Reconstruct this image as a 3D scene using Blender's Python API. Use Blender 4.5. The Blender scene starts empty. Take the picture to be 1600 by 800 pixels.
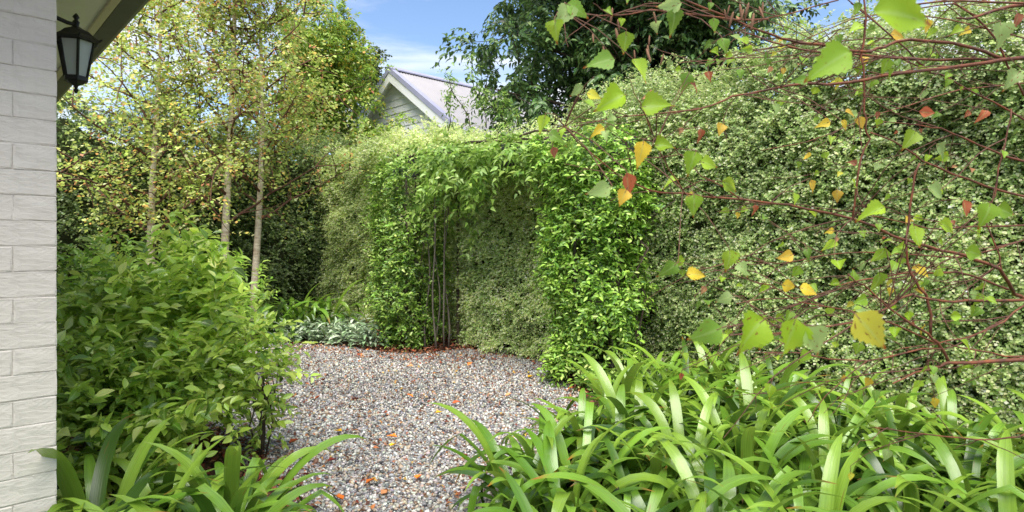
import bpy, math, random
import numpy as np
from mathutils import Matrix, Vector

random.seed(7)
rng = np.random.default_rng(7)
SC = bpy.context.scene
C = SC.collection
R = math.radians

# ------------------------------------------------------------------ camera
EYE, FPX, HOR = 1.4, 950.0, 375.0
cam = bpy.data.cameras.new('camera')
cam.sensor_width = 36.0
cam.lens = FPX / 1600 * 36
cam.shift_y = -(400 - HOR) / 1600
cam.clip_start = 0.05
cam.clip_end = 2000
cam.dof.use_dof = True
cam.dof.focus_distance = 6.0
cam.dof.aperture_fstop = 8.0
co = bpy.data.objects.new('camera', cam)
co.location = (0, 0, EYE)
co.rotation_euler = (R(90), 0, 0)
C.objects.link(co)
SC.camera = co

# ------------------------------------------------------------------ sky and sun
SUN_TO = Vector((-0.03, -0.44, 0.90)).normalized()
SUN_EL = math.asin(SUN_TO.z)
SUN_AZ = math.atan2(SUN_TO.x, SUN_TO.y)
world = bpy.data.worlds.new("World")
SC.world = world
world.use_nodes = True
wt = world.node_tree
wt.nodes.clear()
wo = wt.nodes.new('ShaderNodeOutputWorld')
bg = wt.nodes.new('ShaderNodeBackground')
bg.inputs['Strength'].default_value = 0.10
sky = wt.nodes.new('ShaderNodeTexSky')
sky.sky_type = 'NISHITA'
sky.sun_disc = False
sky.sun_elevation = SUN_EL
sky.sun_rotation = SUN_AZ
sky.air_density = 1.0
sky.dust_density = 0.3
sky.altitude = 1200
sky.ozone_density = 2.0
tc = wt.nodes.new('ShaderNodeTexCoord')
mp = wt.nodes.new('ShaderNodeMapping')
mp.inputs['Scale'].default_value = (1.0, 1.0, 4.2)
mp.inputs['Location'].default_value = (2.1, -0.7, 1.1)
nz = wt.nodes.new('ShaderNodeTexNoise')
nz.inputs['Scale'].default_value = 1.7
nz.inputs['Detail'].default_value = 9
nz.inputs['Roughness'].default_value = 0.56
nz.inputs['Distortion'].default_value = 0.35
cr = wt.nodes.new('ShaderNodeMapRange')
cr.inputs['From Min'].default_value = 0.42
cr.inputs['From Max'].default_value = 0.66
cr.interpolation_type = 'SMOOTHSTEP'
mix = wt.nodes.new('ShaderNodeMix')
mix.data_type = 'RGBA'
mix.inputs['B'].default_value = (5.5, 5.5, 5.45, 1)
L_ = wt.links.new
L_(tc.outputs['Generated'], mp.inputs['Vector'])
L_(mp.outputs['Vector'], nz.inputs['Vector'])
L_(nz.outputs['Fac'], cr.inputs['Value'])
L_(cr.outputs['Result'], mix.inputs['Factor'])
L_(sky.outputs['Color'], mix.inputs['A'])
L_(mix.outputs['Result'], bg.inputs['Color'])
L_(bg.outputs['Background'], wo.inputs['Surface'])
sl = bpy.data.lights.new('sun', 'SUN')
sl.energy = 3.0
sl.angle = R(58)
sl.color = (1.0, 0.95, 0.86)
so = bpy.data.objects.new('sun', sl)
so.rotation_euler = SUN_TO.to_track_quat('Z', 'Y').to_euler()
C.objects.link(so)
SC.view_settings.view_transform = 'Standard'
SC.view_settings.look = 'None'
SC.view_settings.exposure = 1.35
SC.view_settings.gamma = 1.0
SC.render.engine = 'CYCLES'
SC.cycles.max_bounces = 8
SC.cycles.diffuse_bounces = 4
SC.cycles.transmission_bounces = 5
SC.cycles.transparent_max_bounces = 8

# ------------------------------------------------------------------ helpers
def srgb(r, g, b):
    f = lambda c: (c / 255 / 12.92) if c / 255 <= 0.04045 else ((c / 255 + 0.055) / 1.055) ** 2.4
    return (f(r), f(g), f(b))

def at(px, py, d):
    return Vector(((px - 800) / FPX * d, d, EYE + (HOR - py) / FPX * d))

def ground(px, py):
    return at(px, py, EYE * FPX / (py - HOR))

def nrmz(a):
    return a / np.maximum(np.linalg.norm(a, axis=-1, keepdims=True), 1e-9)

class Noise:
    def __init__(s, freq, n=14, seed=0):
        r = np.random.default_rng(seed)
        s.k = nrmz(r.normal(size=(n, 3))) * freq * r.uniform(0.6, 1.6, (n, 1)) * 2 * math.pi
        s.ph = r.uniform(0, 6.28, n)
        s.n = n
    def __call__(s, p):
        return np.sin(p @ s.k.T + s.ph).sum(-1) / math.sqrt(s.n / 2) / 1.6

def mesh_np(name, v, f, attrs=None, mat=None, smooth=False):
    """v (n,3), f (m,k) uniform"""
    me = bpy.data.meshes.new(name)
    v = np.ascontiguousarray(v, dtype=np.float32)
    f = np.ascontiguousarray(f, dtype=np.int32)
    me.vertices.add(len(v)); me.vertices.foreach_set('co', v.ravel())
    m, k = f.shape
    me.loops.add(m * k); me.loops.foreach_set('vertex_index', f.ravel())
    me.polygons.add(m)
    me.polygons.foreach_set('loop_start', np.arange(0, m * k, k, dtype=np.int32))
    me.polygons.foreach_set('loop_total', np.full(m, k, dtype=np.int32))
    if smooth:
        me.polygons.foreach_set('use_smooth', np.ones(m, dtype=bool))
    me.update(calc_edges=True)
    for an, arr in (attrs or {}).items():
        arr = np.asarray(arr, dtype=np.float32)
        if an == 'tint':
            if arr.shape[1] == 3:
                arr = np.concatenate([arr, np.ones((len(arr), 1), np.float32)], 1)
            a = me.attributes.new(an, 'FLOAT_COLOR', 'POINT'); a.data.foreach_set('color', np.ascontiguousarray(arr).ravel())
        else:
            a = me.attributes.new(an, 'FLOAT_VECTOR', 'POINT'); a.data.foreach_set('vector', np.ascontiguousarray(arr).ravel())
    if mat: me.materials.append(mat)
    return me

def tag(o, label=None, cat=None, group=None, kind=None):
    if label: o['label'] = label
    if cat: o['category'] = cat
    if group: o['group'] = group
    if kind: o['kind'] = kind
    return o

def thing(name, loc, label, cat, group=None):
    o = bpy.data.objects.new(name, None)
    o.empty_display_size = 0.1
    o.location = loc
    C.objects.link(o)
    return tag(o, label, cat, group)

def link(name, me, parent=None, local=False):
    o = bpy.data.objects.new(name, me)
    C.objects.link(o)
    if parent is not None:
        root = parent
        off = Vector((0, 0, 0))
        q = parent
        o.parent = parent
        if not local:
            while q is not None:
                if q.type == 'EMPTY': off += q.location
                q = q.parent
            o.matrix_parent_inverse = Matrix.Translation(-off)
    return o

class MB:
    """collects polygons"""
    def __init__(s): s.v = []; s.f = []
    def add(s, vs, fs):
        b = len(s.v); s.v += [tuple(x) for x in vs]; s.f += [tuple(i + b for i in f) for f in fs]
    def box8(s, c8):
        s.add(c8, [(0,3,2,1),(4,5,6,7),(0,1,5,4),(1,2,6,5),(2,3,7,6),(3,0,4,7)])
    def box(s, o, a, b, c, A, B, Cc):
        """box in frame o + a*[A0,A1] + b*[B0,B1] + c*[C0,C1]"""
        o = Vector(o)
        P = lambda x, y, z: o + a * x + b * y + c * z
        s.box8([P(A[0],B[0],Cc[0]),P(A[1],B[0],Cc[0]),P(A[1],B[1],Cc[0]),P(A[0],B[1],Cc[0]),
                P(A[0],B[0],Cc[1]),P(A[1],B[0],Cc[1]),P(A[1],B[1],Cc[1]),P(A[0],B[1],Cc[1])])
    def tube(s, pts, rad, n=6, cap=True):
        pts = [Vector(p) for p in pts]
        prev = None; rings = []
        for i, p in enumerate(pts):
            t = (pts[min(i+1, len(pts)-1)] - pts[max(i-1, 0)])
            t = t.normalized() if t.length > 1e-9 else Vector((0,0,1))
            if prev is None:
                x = t.orthogonal().normalized()
            else:
                x = prev - t * prev.dot(t)
                x = x.normalized() if x.length > 1e-6 else t.orthogonal().normalized()
            prev = x; y = t.cross(x)
            r = rad[i] if hasattr(rad, '__len__') else rad
            rings.append([p + (x * math.cos(2*math.pi*k/n) + y * math.sin(2*math.pi*k/n)) * r for k in range(n)])
        vs = [q for r_ in rings for q in r_]
        fs = []
        for i in range(len(rings) - 1):
            for k in range(n):
                fs.append((i*n+k, i*n+(k+1)%n, (i+1)*n+(k+1)%n, (i+1)*n+k))
        if cap:
            fs.append(tuple(range(n))[::-1]); fs.append(tuple((len(rings)-1)*n + k for k in range(n)))
        s.add(vs, fs)
    def lathe(s, c, prof, n=6, rot=0.0):
        c = Vector(c); vs = []; fs = []
        for (r, z) in prof:
            for k in range(n):
                a = rot + 2*math.pi*k/n
                vs.append(c + Vector((r*math.cos(a), r*math.sin(a), z)))
        m = len(prof)
        for i in range(m-1):
            for k in range(n):
                fs.append((i*n+k, i*n+(k+1)%n, (i+1)*n+(k+1)%n, (i+1)*n+k))
        fs.append(tuple(range(n))[::-1]); fs.append(tuple((m-1)*n+k for k in range(n)))
        s.add(vs, fs)
    def mesh(s, name, mat, smooth=False):
        me = bpy.data.meshes.new(name)
        me.from_pydata(s.v, [], s.f); me.update()
        if smooth:
            me.polygons.foreach_set('use_smooth', np.ones(len(me.polygons), dtype=bool))
        if mat: me.materials.append(mat)
        return me
    def build(s, name, mat, parent=None, smooth=False, bevel=0, kind=None):
        o = link(name, s.mesh(name, mat, smooth), parent)
        if bevel:
            b = o.modifiers.new('b', 'BEVEL'); b.width = bevel; b.segments = 2; b.limit_method = 'ANGLE'
        if kind: o['kind'] = kind
        return o

# ------------------------------------------------------------------ materials
def newmat(name):
    m = bpy.data.materials.new(name); m.use_nodes = True
    nt = m.node_tree; nt.nodes.clear()
    out = nt.nodes.new('ShaderNodeOutputMaterial')
    return m, nt, out

def N(nt, t, **kw):
    n = nt.nodes.new(t)
    for k, v in kw.items():
        if k in n.inputs: n.inputs[k].default_value = v
        else: setattr(n, k, v)
    return n

def leaf_mat(name, rough=0.42, trans=0.35, spec=0.5, rib=0.0, stripes=0.0, objvar=0.25, spots=0.0, browntip=0.0, tgain=1.35):
    m, nt, out = newmat(name)
    l = nt.links.new
    a = N(nt, 'ShaderNodeAttribute'); a.attribute_name = 'tint'
    oi = N(nt, 'ShaderNodeObjectInfo')
    mr = N(nt, 'ShaderNodeMapRange'); mr.inputs['To Min'].default_value = 1 - objvar; mr.inputs['To Max'].default_value = 1 + objvar
    l(oi.outputs['Random'], mr.inputs['Value'])
    hsv = N(nt, 'ShaderNodeHueSaturation')
    l(a.outputs['Color'], hsv.inputs['Color']); l(mr.outputs['Result'], hsv.inputs['Value'])
    col = hsv.outputs['Color']
    lc = N(nt, 'ShaderNodeAttribute'); lc.attribute_name = 'lc'
    sx = N(nt, 'ShaderNodeSeparateXYZ'); l(lc.outputs['Vector'], sx.inputs['Vector'])
    if rib > 0:
        ab = N(nt, 'ShaderNodeMath', operation='ABSOLUTE'); l(sx.outputs['X'], ab.inputs[0])
        lt = N(nt, 'ShaderNodeMapRange'); lt.inputs['From Min'].default_value = 0.03; lt.inputs['From Max'].default_value = 0.16
        lt.inputs['To Min'].default_value = rib; lt.inputs['To Max'].default_value = 0
        l(ab.outputs[0], lt.inputs['Value'])
        mx = N(nt, 'ShaderNodeMix', data_type='RGBA'); mx.inputs['B'].default_value = (0.45, 0.6, 0.22, 1)
        l(lt.outputs['Result'], mx.inputs['Factor']); l(col, mx.inputs['A']); col = mx.outputs['Result']
    bump = None
    if stripes > 0:
        mpn = N(nt, 'ShaderNodeMapping'); mpn.inputs['Scale'].default_value = (5.0, 1.2, 1.0)
        ad = N(nt, 'ShaderNodeVectorMath', operation='ADD'); l(lc.outputs['Vector'], ad.inputs[0])
        cb = N(nt, 'ShaderNodeCombineXYZ'); mm = N(nt, 'ShaderNodeMath', operation='MULTIPLY'); mm.inputs[1].default_value = 57.0
        l(oi.outputs['Random'], mm.inputs[0]); l(mm.outputs[0], cb.inputs['Z']); l(cb.outputs[0], ad.inputs[1])
        l(ad.outputs[0], mpn.inputs['Vector'])
        ns = N(nt, 'ShaderNodeTexNoise'); ns.inputs['Scale'].default_value = 1.6; ns.inputs['Detail'].default_value = 4
        l(mpn.outputs['Vector'], ns.inputs['Vector'])
        rr = N(nt, 'ShaderNodeMapRange'); rr.inputs['From Min'].default_value = 0.3; rr.inputs['From Max'].default_value = 0.7
        rr.inputs['To Min'].default_value = 1 - stripes; rr.inputs['To Max'].default_value = 1 + stripes
        l(ns.outputs['Fac'], rr.inputs['Value'])
        h2 = N(nt, 'ShaderNodeHueSaturation'); l(col, h2.inputs['Color']); l(rr.outputs['Result'], h2.inputs['Value']); col = h2.outputs['Color']
        bump = N(nt, 'ShaderNodeBump'); bump.inputs['Strength'].default_value = 0.25; bump.inputs['Distance'].default_value = 0.003
        l(ns.outputs['Fac'], bump.inputs['Height'])
    if spots > 0:
        n3 = N(nt, 'ShaderNodeTexNoise'); n3.inputs['Scale'].default_value = 5.0; n3.inputs['Detail'].default_value = 3
        a3 = N(nt, 'ShaderNodeVectorMath', operation='ADD'); l(lc.outputs['Vector'], a3.inputs[0])
        c3 = N(nt, 'ShaderNodeCombineXYZ'); m3 = N(nt, 'ShaderNodeMath', operation='MULTIPLY'); m3.inputs[1].default_value = 91.0
        l(oi.outputs['Random'], m3.inputs[0]); l(m3.outputs[0], c3.inputs['X']); l(c3.outputs[0], a3.inputs[1]); l(a3.outputs[0], n3.inputs['Vector'])
        r3 = N(nt, 'ShaderNodeMapRange'); r3.inputs['From Min'].default_value = 0.70 - spots * 0.1; r3.inputs['From Max'].default_value = 0.74 - spots * 0.1
        l(n3.outputs['Fac'], r3.inputs['Value'])
        mx3 = N(nt, 'ShaderNodeMix', data_type='RGBA'); mx3.inputs['B'].default_value = (0.22, 0.08, 0.02, 1)
        l(r3.outputs['Result'], mx3.inputs['Factor']); l(col, mx3.inputs['A']); col = mx3.outputs['Result']
    if browntip != 0:
        n4 = N(nt, 'ShaderNodeTexNoise'); n4.inputs['Scale'].default_value = 3.0
        l(lc.outputs['Vector'], n4.inputs['Vector'])
        m4 = N(nt, 'ShaderNodeMath', operation='MULTIPLY_ADD'); m4.inputs[1].default_value = 0.25; l(n4.outputs['Fac'], m4.inputs[0]); l(sx.outputs['Y'], m4.inputs[2])
        r4 = N(nt, 'ShaderNodeMapRange'); r4.inputs['From Min'].default_value = 1.03 - browntip * 0.12; r4.inputs['From Max'].default_value = 1.12 - browntip * 0.12
        l(m4.outputs[0], r4.inputs['Value'])
        mx4 = N(nt, 'ShaderNodeMix', data_type='RGBA'); mx4.inputs['B'].default_value = (0.32, 0.1, 0.02, 1)
        l(r4.outputs['Result'], mx4.inputs['Factor']); l(col, mx4.inputs['A']); col = mx4.outputs['Result']
    pb = N(nt, 'ShaderNodeBsdfPrincipled'); pb.inputs['Roughness'].default_value = rough
    pb.inputs['Specular IOR Level'].default_value = spec
    l(col, pb.inputs['Base Color'])
    if bump: l(bump.outputs['Normal'], pb.inputs['Normal'])
    tr = N(nt, 'ShaderNodeBsdfTranslucent')
    hs = N(nt, 'ShaderNodeHueSaturation'); hs.inputs['Value'].default_value = tgain; hs.inputs['Saturation'].default_value = 0.97; hs.inputs['Hue'].default_value = 0.487
    l(col, hs.inputs['Color']); l(hs.outputs['Color'], tr.inputs['Color'])
    ms = N(nt, 'ShaderNodeMixShader'); ms.inputs['Fac'].default_value = trans
    l(pb.outputs[0], ms.inputs[1]); l(tr.outputs[0], ms.inputs[2]); l(ms.outputs[0], out.inputs['Surface'])
    return m

def plain_mat(name, c1, c2=None, scale=20, rough=0.7, bump=0.0, bdist=0.004, spec=0.4, metal=0.0, stretch=(1,1,1), detail=5, objvar=0.0):
    m, nt, out = newmat(name); l = nt.links.new
    pb = N(nt, 'ShaderNodeBsdfPrincipled'); pb.inputs['Roughness'].default_value = rough
    pb.inputs['Specular IOR Level'].default_value = spec; pb.inputs['Metallic'].default_value = metal
    tcx = N(nt, 'ShaderNodeTexCoord'); mpn = N(nt, 'ShaderNodeMapping'); mpn.inputs['Scale'].default_value = stretch
    l(tcx.outputs['Object'], mpn.inputs['Vector'])
    ns = N(nt, 'ShaderNodeTexNoise'); ns.inputs['Scale'].default_value = scale; ns.inputs['Detail'].default_value = detail
    l(mpn.outputs['Vector'], ns.inputs['Vector'])
    r_ = N(nt, 'ShaderNodeMapRange'); r_.inputs['From Min'].default_value = 0.3; r_.inputs['From Max'].default_value = 0.7
    l(ns.outputs['Fac'], r_.inputs['Value'])
    mx = N(nt, 'ShaderNodeMix', data_type='RGBA'); mx.inputs['A'].default_value = (*c1, 1); mx.inputs['B'].default_value = (*(c2 or c1), 1)
    l(r_.outputs['Result'], mx.inputs['Factor'])
    col = mx.outputs['Result']
    if objvar:
        oi = N(nt, 'ShaderNodeObjectInfo'); mr = N(nt, 'ShaderNodeMapRange'); mr.inputs['To Min'].default_value = 1-objvar; mr.inputs['To Max'].default_value = 1+objvar
        l(oi.outputs['Random'], mr.inputs['Value']); h = N(nt, 'ShaderNodeHueSaturation'); l(mr.outputs['Result'], h.inputs['Value']); l(col, h.inputs['Color']); col = h.outputs['Color']
    l(col, pb.inputs['Base Color'])
    if bump:
        b = N(nt, 'ShaderNodeBump'); b.inputs['Strength'].default_value = bump; b.inputs['Distance'].default_value = bdist
        l(ns.outputs['Fac'], b.inputs['Height']); l(b.outputs['Normal'], pb.inputs['Normal'])
    l(pb.outputs[0], out.inputs['Surface'])
    return m

def tint_mat(name, rough=0.7, spec=0.4, bump=0.0, scale=60):
    m, nt, out = newmat(name); l = nt.links.new
    a = N(nt, 'ShaderNodeAttribute'); a.attribute_name = 'tint'
    pb = N(nt, 'ShaderNodeBsdfPrincipled'); pb.inputs['Roughness'].default_value = rough; pb.inputs['Specular IOR Level'].default_value = spec
    tcx = N(nt, 'ShaderNodeTexCoord')
    ns = N(nt, 'ShaderNodeTexNoise'); ns.inputs['Scale'].default_value = scale; ns.inputs['Detail'].default_value = 4
    l(tcx.outputs['Object'], ns.inputs['Vector'])
    r_ = N(nt, 'ShaderNodeMapRange'); r_.inputs['From Min'].default_value = 0.3; r_.inputs['From Max'].default_value = 0.7
    r_.inputs['To Min'].default_value = 0.75; r_.inputs['To Max'].default_value = 1.25
    l(ns.outputs['Fac'], r_.inputs['Value'])
    h = N(nt, 'ShaderNodeHueSaturation'); l(a.outputs['Color'], h.inputs['Color']); l(r_.outputs['Result'], h.inputs['Value'])
    l(h.outputs['Color'], pb.inputs['Base Color'])
    if bump:
        b = N(nt, 'ShaderNodeBump'); b.inputs['Strength'].default_value = bump; b.inputs['Distance'].default_value = 0.004
        l(ns.outputs['Fac'], b.inputs['Height']); l(b.outputs['Normal'], pb.inputs['Normal'])
    l(pb.outputs[0], out.inputs['Surface'])
    return m

def paint_brick_mat(name, courses=False):
    """off-white bagged and painted brickwork: trowel arcs, ridges, slight dirt"""
    m, nt, out = newmat(name); l = nt.links.new
    pb = N(nt, 'ShaderNodeBsdfPrincipled'); pb.inputs['Roughness'].default_value = 0.55
    g = N(nt, 'ShaderNodeTexCoord')
    oi = N(nt, 'ShaderNodeObjectInfo')
    mp2 = N(nt, 'ShaderNodeMapping'); mp2.inputs['Scale'].default_value = (1, 1, 3.2); mp2.inputs['Rotation'].default_value = (0.05, 0.08, 0)
    l(g.outputs['Object'], mp2.inputs['Vector'])
    n1 = N(nt, 'ShaderNodeTexNoise'); n1.inputs['Scale'].default_value = 14; n1.inputs['Detail'].default_value = 8; n1.inputs['Roughness'].default_value = 0.6; n1.inputs['Distortion'].default_value = 1.2
    l(mp2.outputs['Vector'], n1.inputs['Vector'])
    w = N(nt, 'ShaderNodeTexWave'); w.wave_type = 'RINGS'; w.rings_direction = 'SPHERICAL'
    w.inputs['Scale'].default_value = 22; w.inputs['Distortion'].default_value = 6; w.inputs['Detail'].default_value = 3; w.inputs['Detail Scale'].default_value = 0.7
    vo = N(nt, 'ShaderNodeTexVoronoi'); vo.inputs['Scale'].default_value = 2.2
    l(g.outputs['Object'], vo.inputs['Vector'])
    sb = N(nt, 'ShaderNodeVectorMath', operation='SUBTRACT'); l(g.outputs['Object'], sb.inputs[0]); l(vo.outputs['Position'], sb.inputs[1])
    l(sb.outputs[0], w.inputs['Vector'])
    n2 = N(nt, 'ShaderNodeTexNoise'); n2.inputs['Scale'].default_value = 5; n2.inputs['Detail'].default_value = 3
    l(g.outputs['Object'], n2.inputs['Vector'])
    mk = N(nt, 'ShaderNodeMapRange'); mk.inputs['From Min'].default_value = 0.45; mk.inputs['From Max'].default_value = 0.65
    l(n2.outputs['Fac'], mk.inputs['Value'])
    mu = N(nt, 'ShaderNodeMath', operation='MULTIPLY'); l(w.outputs['Fac'], mu.inputs[0]); l(mk.outputs['Result'], mu.inputs[1])
    ma = N(nt, 'ShaderNodeMath', operation='MULTIPLY_ADD'); l(mu.outputs[0], ma.inputs[0]); ma.inputs[1].default_value = 0.35; l(n1.outputs['Fac'], ma.inputs[2])
    b = N(nt, 'ShaderNodeBump'); b.inputs['Strength'].default_value = 0.6; b.inputs['Distance'].default_value = 0.007
    l(ma.outputs[0], b.inputs['Height']); l(b.outputs['Normal'], pb.inputs['Normal'])
    mx = N(nt, 'ShaderNodeMix', data_type='RGBA')
    mx.inputs['A'].default_value = (0.57, 0.52, 0.45, 1); mx.inputs['B'].default_value = (0.67, 0.62, 0.545, 1)
    l(n1.outputs['Fac'], mx.inputs['Factor'])
    st = N(nt, 'ShaderNodeTexNoise'); st.inputs['Scale'].default_value = 1.7; st.inputs['Detail'].default_value = 8; st.inputs['Roughness'].default_value = 0.65
    ms_ = N(nt, 'ShaderNodeMapping'); ms_.inputs['Scale'].default_value = (2.2, 2.2, 0.6)
    l(g.outputs['Object'], ms_.inputs['Vector']); l(ms_.outputs['Vector'], st.inputs['Vector'])
    rs = N(nt, 'ShaderNodeMapRange'); rs.inputs['From Min'].default_value = 0.35; rs.inputs['From Max'].default_value = 0.7; rs.inputs['To Min'].default_value = 1.06; rs.inputs['To Max'].default_value = 0.80
    l(st.outputs['Fac'], rs.inputs['Value'])
    hh = N(nt, 'ShaderNodeHueSaturation'); l(mx.outputs['Result'], hh.inputs['Color']); l(rs.outputs['Result'], hh.inputs['Value'])
    l(hh.outputs['Color'], pb.inputs['Base Color'])
    l(pb.outputs[0], out.inputs['Surface'])
    return m

M = {}
M['hedge'] = leaf_mat('pittosporum_leaf', rough=0.5, trans=0.38, spec=0.4)
M['fine'] = leaf_mat('small_leaf', rough=0.42, trans=0.42, spec=0.4)
M['birchfar'] = leaf_mat('birch_crown_leaf', rough=0.45, trans=0.5, spec=0.4, tgain=1.45)
M['gloss'] = leaf_mat('glossy_leaf', rough=0.32, trans=0.26, spec=0.5, rib=0.3, tgain=1.15)
M['shrub'] = leaf_mat('laurel_leaf', rough=0.28, trans=0.42, spec=0.6, rib=0.4, spots=0.1)
M['strap'] = leaf_mat('strap_leaf', rough=0.25, trans=0.26, spec=0.8, tgain=1.15, stripes=0.18, spots=0.12, browntip=-0.45, objvar=0.22)
M['strap_old'] = leaf_mat('ageing_strap_leaf', rough=0.35, trans=0.26, spec=0.6, stripes=0.2, spots=0.35, browntip=0.05, objvar=0.2)
M['silver'] = leaf_mat('woolly_leaf', rough=0.8, trans=0.15, spec=0.2, rib=0.3)
M['birch'] = leaf_mat('birch_leaf', rough=0.45, trans=0.5, spec=0.35, rib=0.3, spots=0.4, browntip=0.45, tgain=1.3)
M['dead'] = leaf_mat('dead_leaf', rough=0.7, trans=0.1, spec=0.3, objvar=0.35)
M['core'] = plain_mat('core_shade', (0.035, 0.05, 0.02), (0.075, 0.08, 0.04), scale=30, rough=1, spec=0)  # dark tone carries the shade deep inside the hedges
M['bark_birch'] = plain_mat('birch_bark', (0.74, 0.65, 0.5), (0.4, 0.3, 0.2), scale=9, rough=0.8, bump=0.5, stretch=(1, 1, 4), spec=0.2)
M['twig'] = plain_mat('twig_bark', (0.16, 0.07, 0.045), (0.09, 0.045, 0.03), scale=30, rough=0.7, spec=0.3)
M['twig_red'] = plain_mat('red_birch_bark', (0.22, 0.07, 0.03), (0.07, 0.035, 0.025), scale=22, rough=0.55, bump=0.4, bdist=0.002, stretch=(1, 1, 1), spec=0.3)
M['bark_dark'] = plain_mat('dark_bark', (0.05, 0.035, 0.025), (0.11, 0.085, 0.06), scale=25, rough=0.9, bump=0.6, spec=0.2)
M['wood_grey'] = plain_mat('weathered_timber', (0.13, 0.11, 0.09), (0.2, 0.17, 0.14), scale=20, rough=0.85, stretch=(1, 1, 0.15), bump=0.3)
M['paintwall'] = paint_brick_mat('painted_brick')
M['soffit'] = plain_mat('soffit_paint', (0.78, 0.76, 0.72), (0.83, 0.81, 0.77), scale=3, rough=0.6)
M['fascia'] = plain_mat('fascia_paint', (0.6, 0.53, 0.41), (0.66, 0.58, 0.45), scale=6, rough=0.5)
M['gutter'] = plain_mat('gutter_steel', (0.075, 0.08, 0.085), (0.095, 0.1, 0.105), scale=8, rough=0.4, spec=0.5)
M['black'] = plain_mat('black_cast_metal', (0.008, 0.008, 0.009), (0.014, 0.014, 0.015), scale=60, rough=0.42, bump=0.15, bdist=0.001, spec=0.4)
M['white'] = plain_mat('white_gloss_paint', (0.78, 0.78, 0.78), (0.82, 0.82, 0.82), scale=5, rough=0.4)
M['board'] = plain_mat('weatherboard_paint', (0.76, 0.77, 0.78), (0.82, 0.82, 0.83), scale=5, rough=0.5, stretch=(1, 1, 6), objvar=0.04)
M['cap'] = plain_mat('barge_cap_steel', (0.3, 0.3, 0.42), (0.34, 0.34, 0.46), scale=6, rough=0.35, spec=0.6)
M['roof'] = plain_mat('roof_steel', (0.30, 0.285, 0.30), (0.35, 0.335, 0.35), scale=1.5, rough=0.4, spec=0.5)
M['beam'] = plain_mat('dark_stained_timber', (0.035, 0.035, 0.04), (0.06, 0.06, 0.065), scale=20, rough=0.6, stretch=(0.3, 0.3, 1))
M['soil'] = plain_mat('soil', (0.05, 0.032, 0.022), (0.10, 0.06, 0.042), scale=25, rough=0.95, bump=0.8, bdist=0.02, spec=0.1)
M['grit'] = plain_mat('grit', (0.16, 0.14, 0.13), (0.34, 0.31, 0.29), scale=90, rough=0.95, bump=0.8, bdist=0.01, spec=0.2)
M['lawn'] = plain_mat('lawn_soil', (0.05, 0.08, 0.02), (0.10, 0.14, 0.04), scale=30, rough=0.95, bump=0.6, bdist=0.02)
M['pebble'] = tint_mat('pebble', rough=0.6, spec=0.4, scale=70)

def glass_mat():
    m, nt, out = newmat('lantern_glass'); l = nt.links.new
    pb = N(nt, 'ShaderNodeBsdfPrincipled'); pb.inputs['Base Color'].default_value = (0.75, 0.8, 0.82, 1)
    pb.inputs['Roughness'].default_value = 0.12; pb.inputs['Transmission Weight'].default_value = 0.55; pb.inputs['IOR'].default_value = 1.3
    ns = N(nt, 'ShaderNodeTexNoise'); ns.inputs['Scale'].default_value = 40; b = N(nt, 'ShaderNodeBump'); b.inputs['Strength'].default_value = 0.3; b.inputs['Distance'].default_value = 0.003
    l(ns.outputs['Fac'], b.inputs['Height']); l(b.outputs['Normal'], pb.inputs['Normal'])
    l(pb.outputs[0], out.inputs['Surface'])
    return m
M['glass'] = glass_mat()
M['bulb'] = plain_mat('frosted_bulb', (0.75, 0.75, 0.72), rough=0.3)

# ------------------------------------------------------------------ leaf templates (x across, y along, z normal; length 1)
def t_diamond(w=0.6, fold=0.1, peak=0.45):
    v = np.array([(0,0,0),(w/2,peak,fold),(0,1,-0.05),(-w/2,peak,fold)], float)
    return v, np.array([(0,1,2),(0,2,3)])

def t_leaf(w=0.45, prof=((0.0,0.05),(0.3,0.85),(0.62,0.9),(1.0,0.0)), fold=0.12, droop=0.2, wav=0.0, seed=0):
    """rows of left, mid, right"""
    r = random.Random(seed)
    v = []; f = []
    for i, (y, ww) in enumerate(prof):
        z = -droop * y * y
        yy = y - droop * 0.25 * y * y
        e = w/2*ww
        v += [(-e, yy, z + fold*ww*w + r.uniform(-wav, wav)), (0, yy, z), (e, yy, z + fold*ww*w + r.uniform(-wav, wav))]
    for i in range(len(prof)-1):
        a = i*3
        f += [(a,a+1,a+4),(a,a+4,a+3),(a+1,a+2,a+5),(a+1,a+5,a+4)]
    return np.array(v, float), np.array(f)

T_SHRUB = [t_leaf(0.46, ((0,0.06),(0.2,0.72),(0.42,1.0),(0.7,0.68),(1,0)), fold=0.25, droop=d, seed=k) for k, d in enumerate((0.05,0.25,0.45))]
T_GLOSS = [t_leaf(0.44, ((0,0.06),(0.35,0.95),(0.7,0.75),(1,0)), fold=0.3, droop=d, seed=k) for k, d in enumerate((0.1,0.35))]
T_LANCE = [t_leaf(0.3, ((0,0.06),(0.3,1.0),(0.65,0.7),(1,0)), fold=0.25, droop=0.4)]
T_WIST = [t_leaf(0.46, ((0,0.06),(0.3,1.0),(0.6,0.62),(1,0)), fold=0.22, droop=0.35)]
T_SILVER = [t_leaf(0.36, ((0,0.4),(0.35,0.9),(0.7,0.8),(1,0.1)), fold=0.25, droop=0.35)]

def frames(d, n):
    y = nrmz(d); x = nrmz(np.cross(y, n)); z = np.cross(x, y)
    return x, y, z

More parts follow.
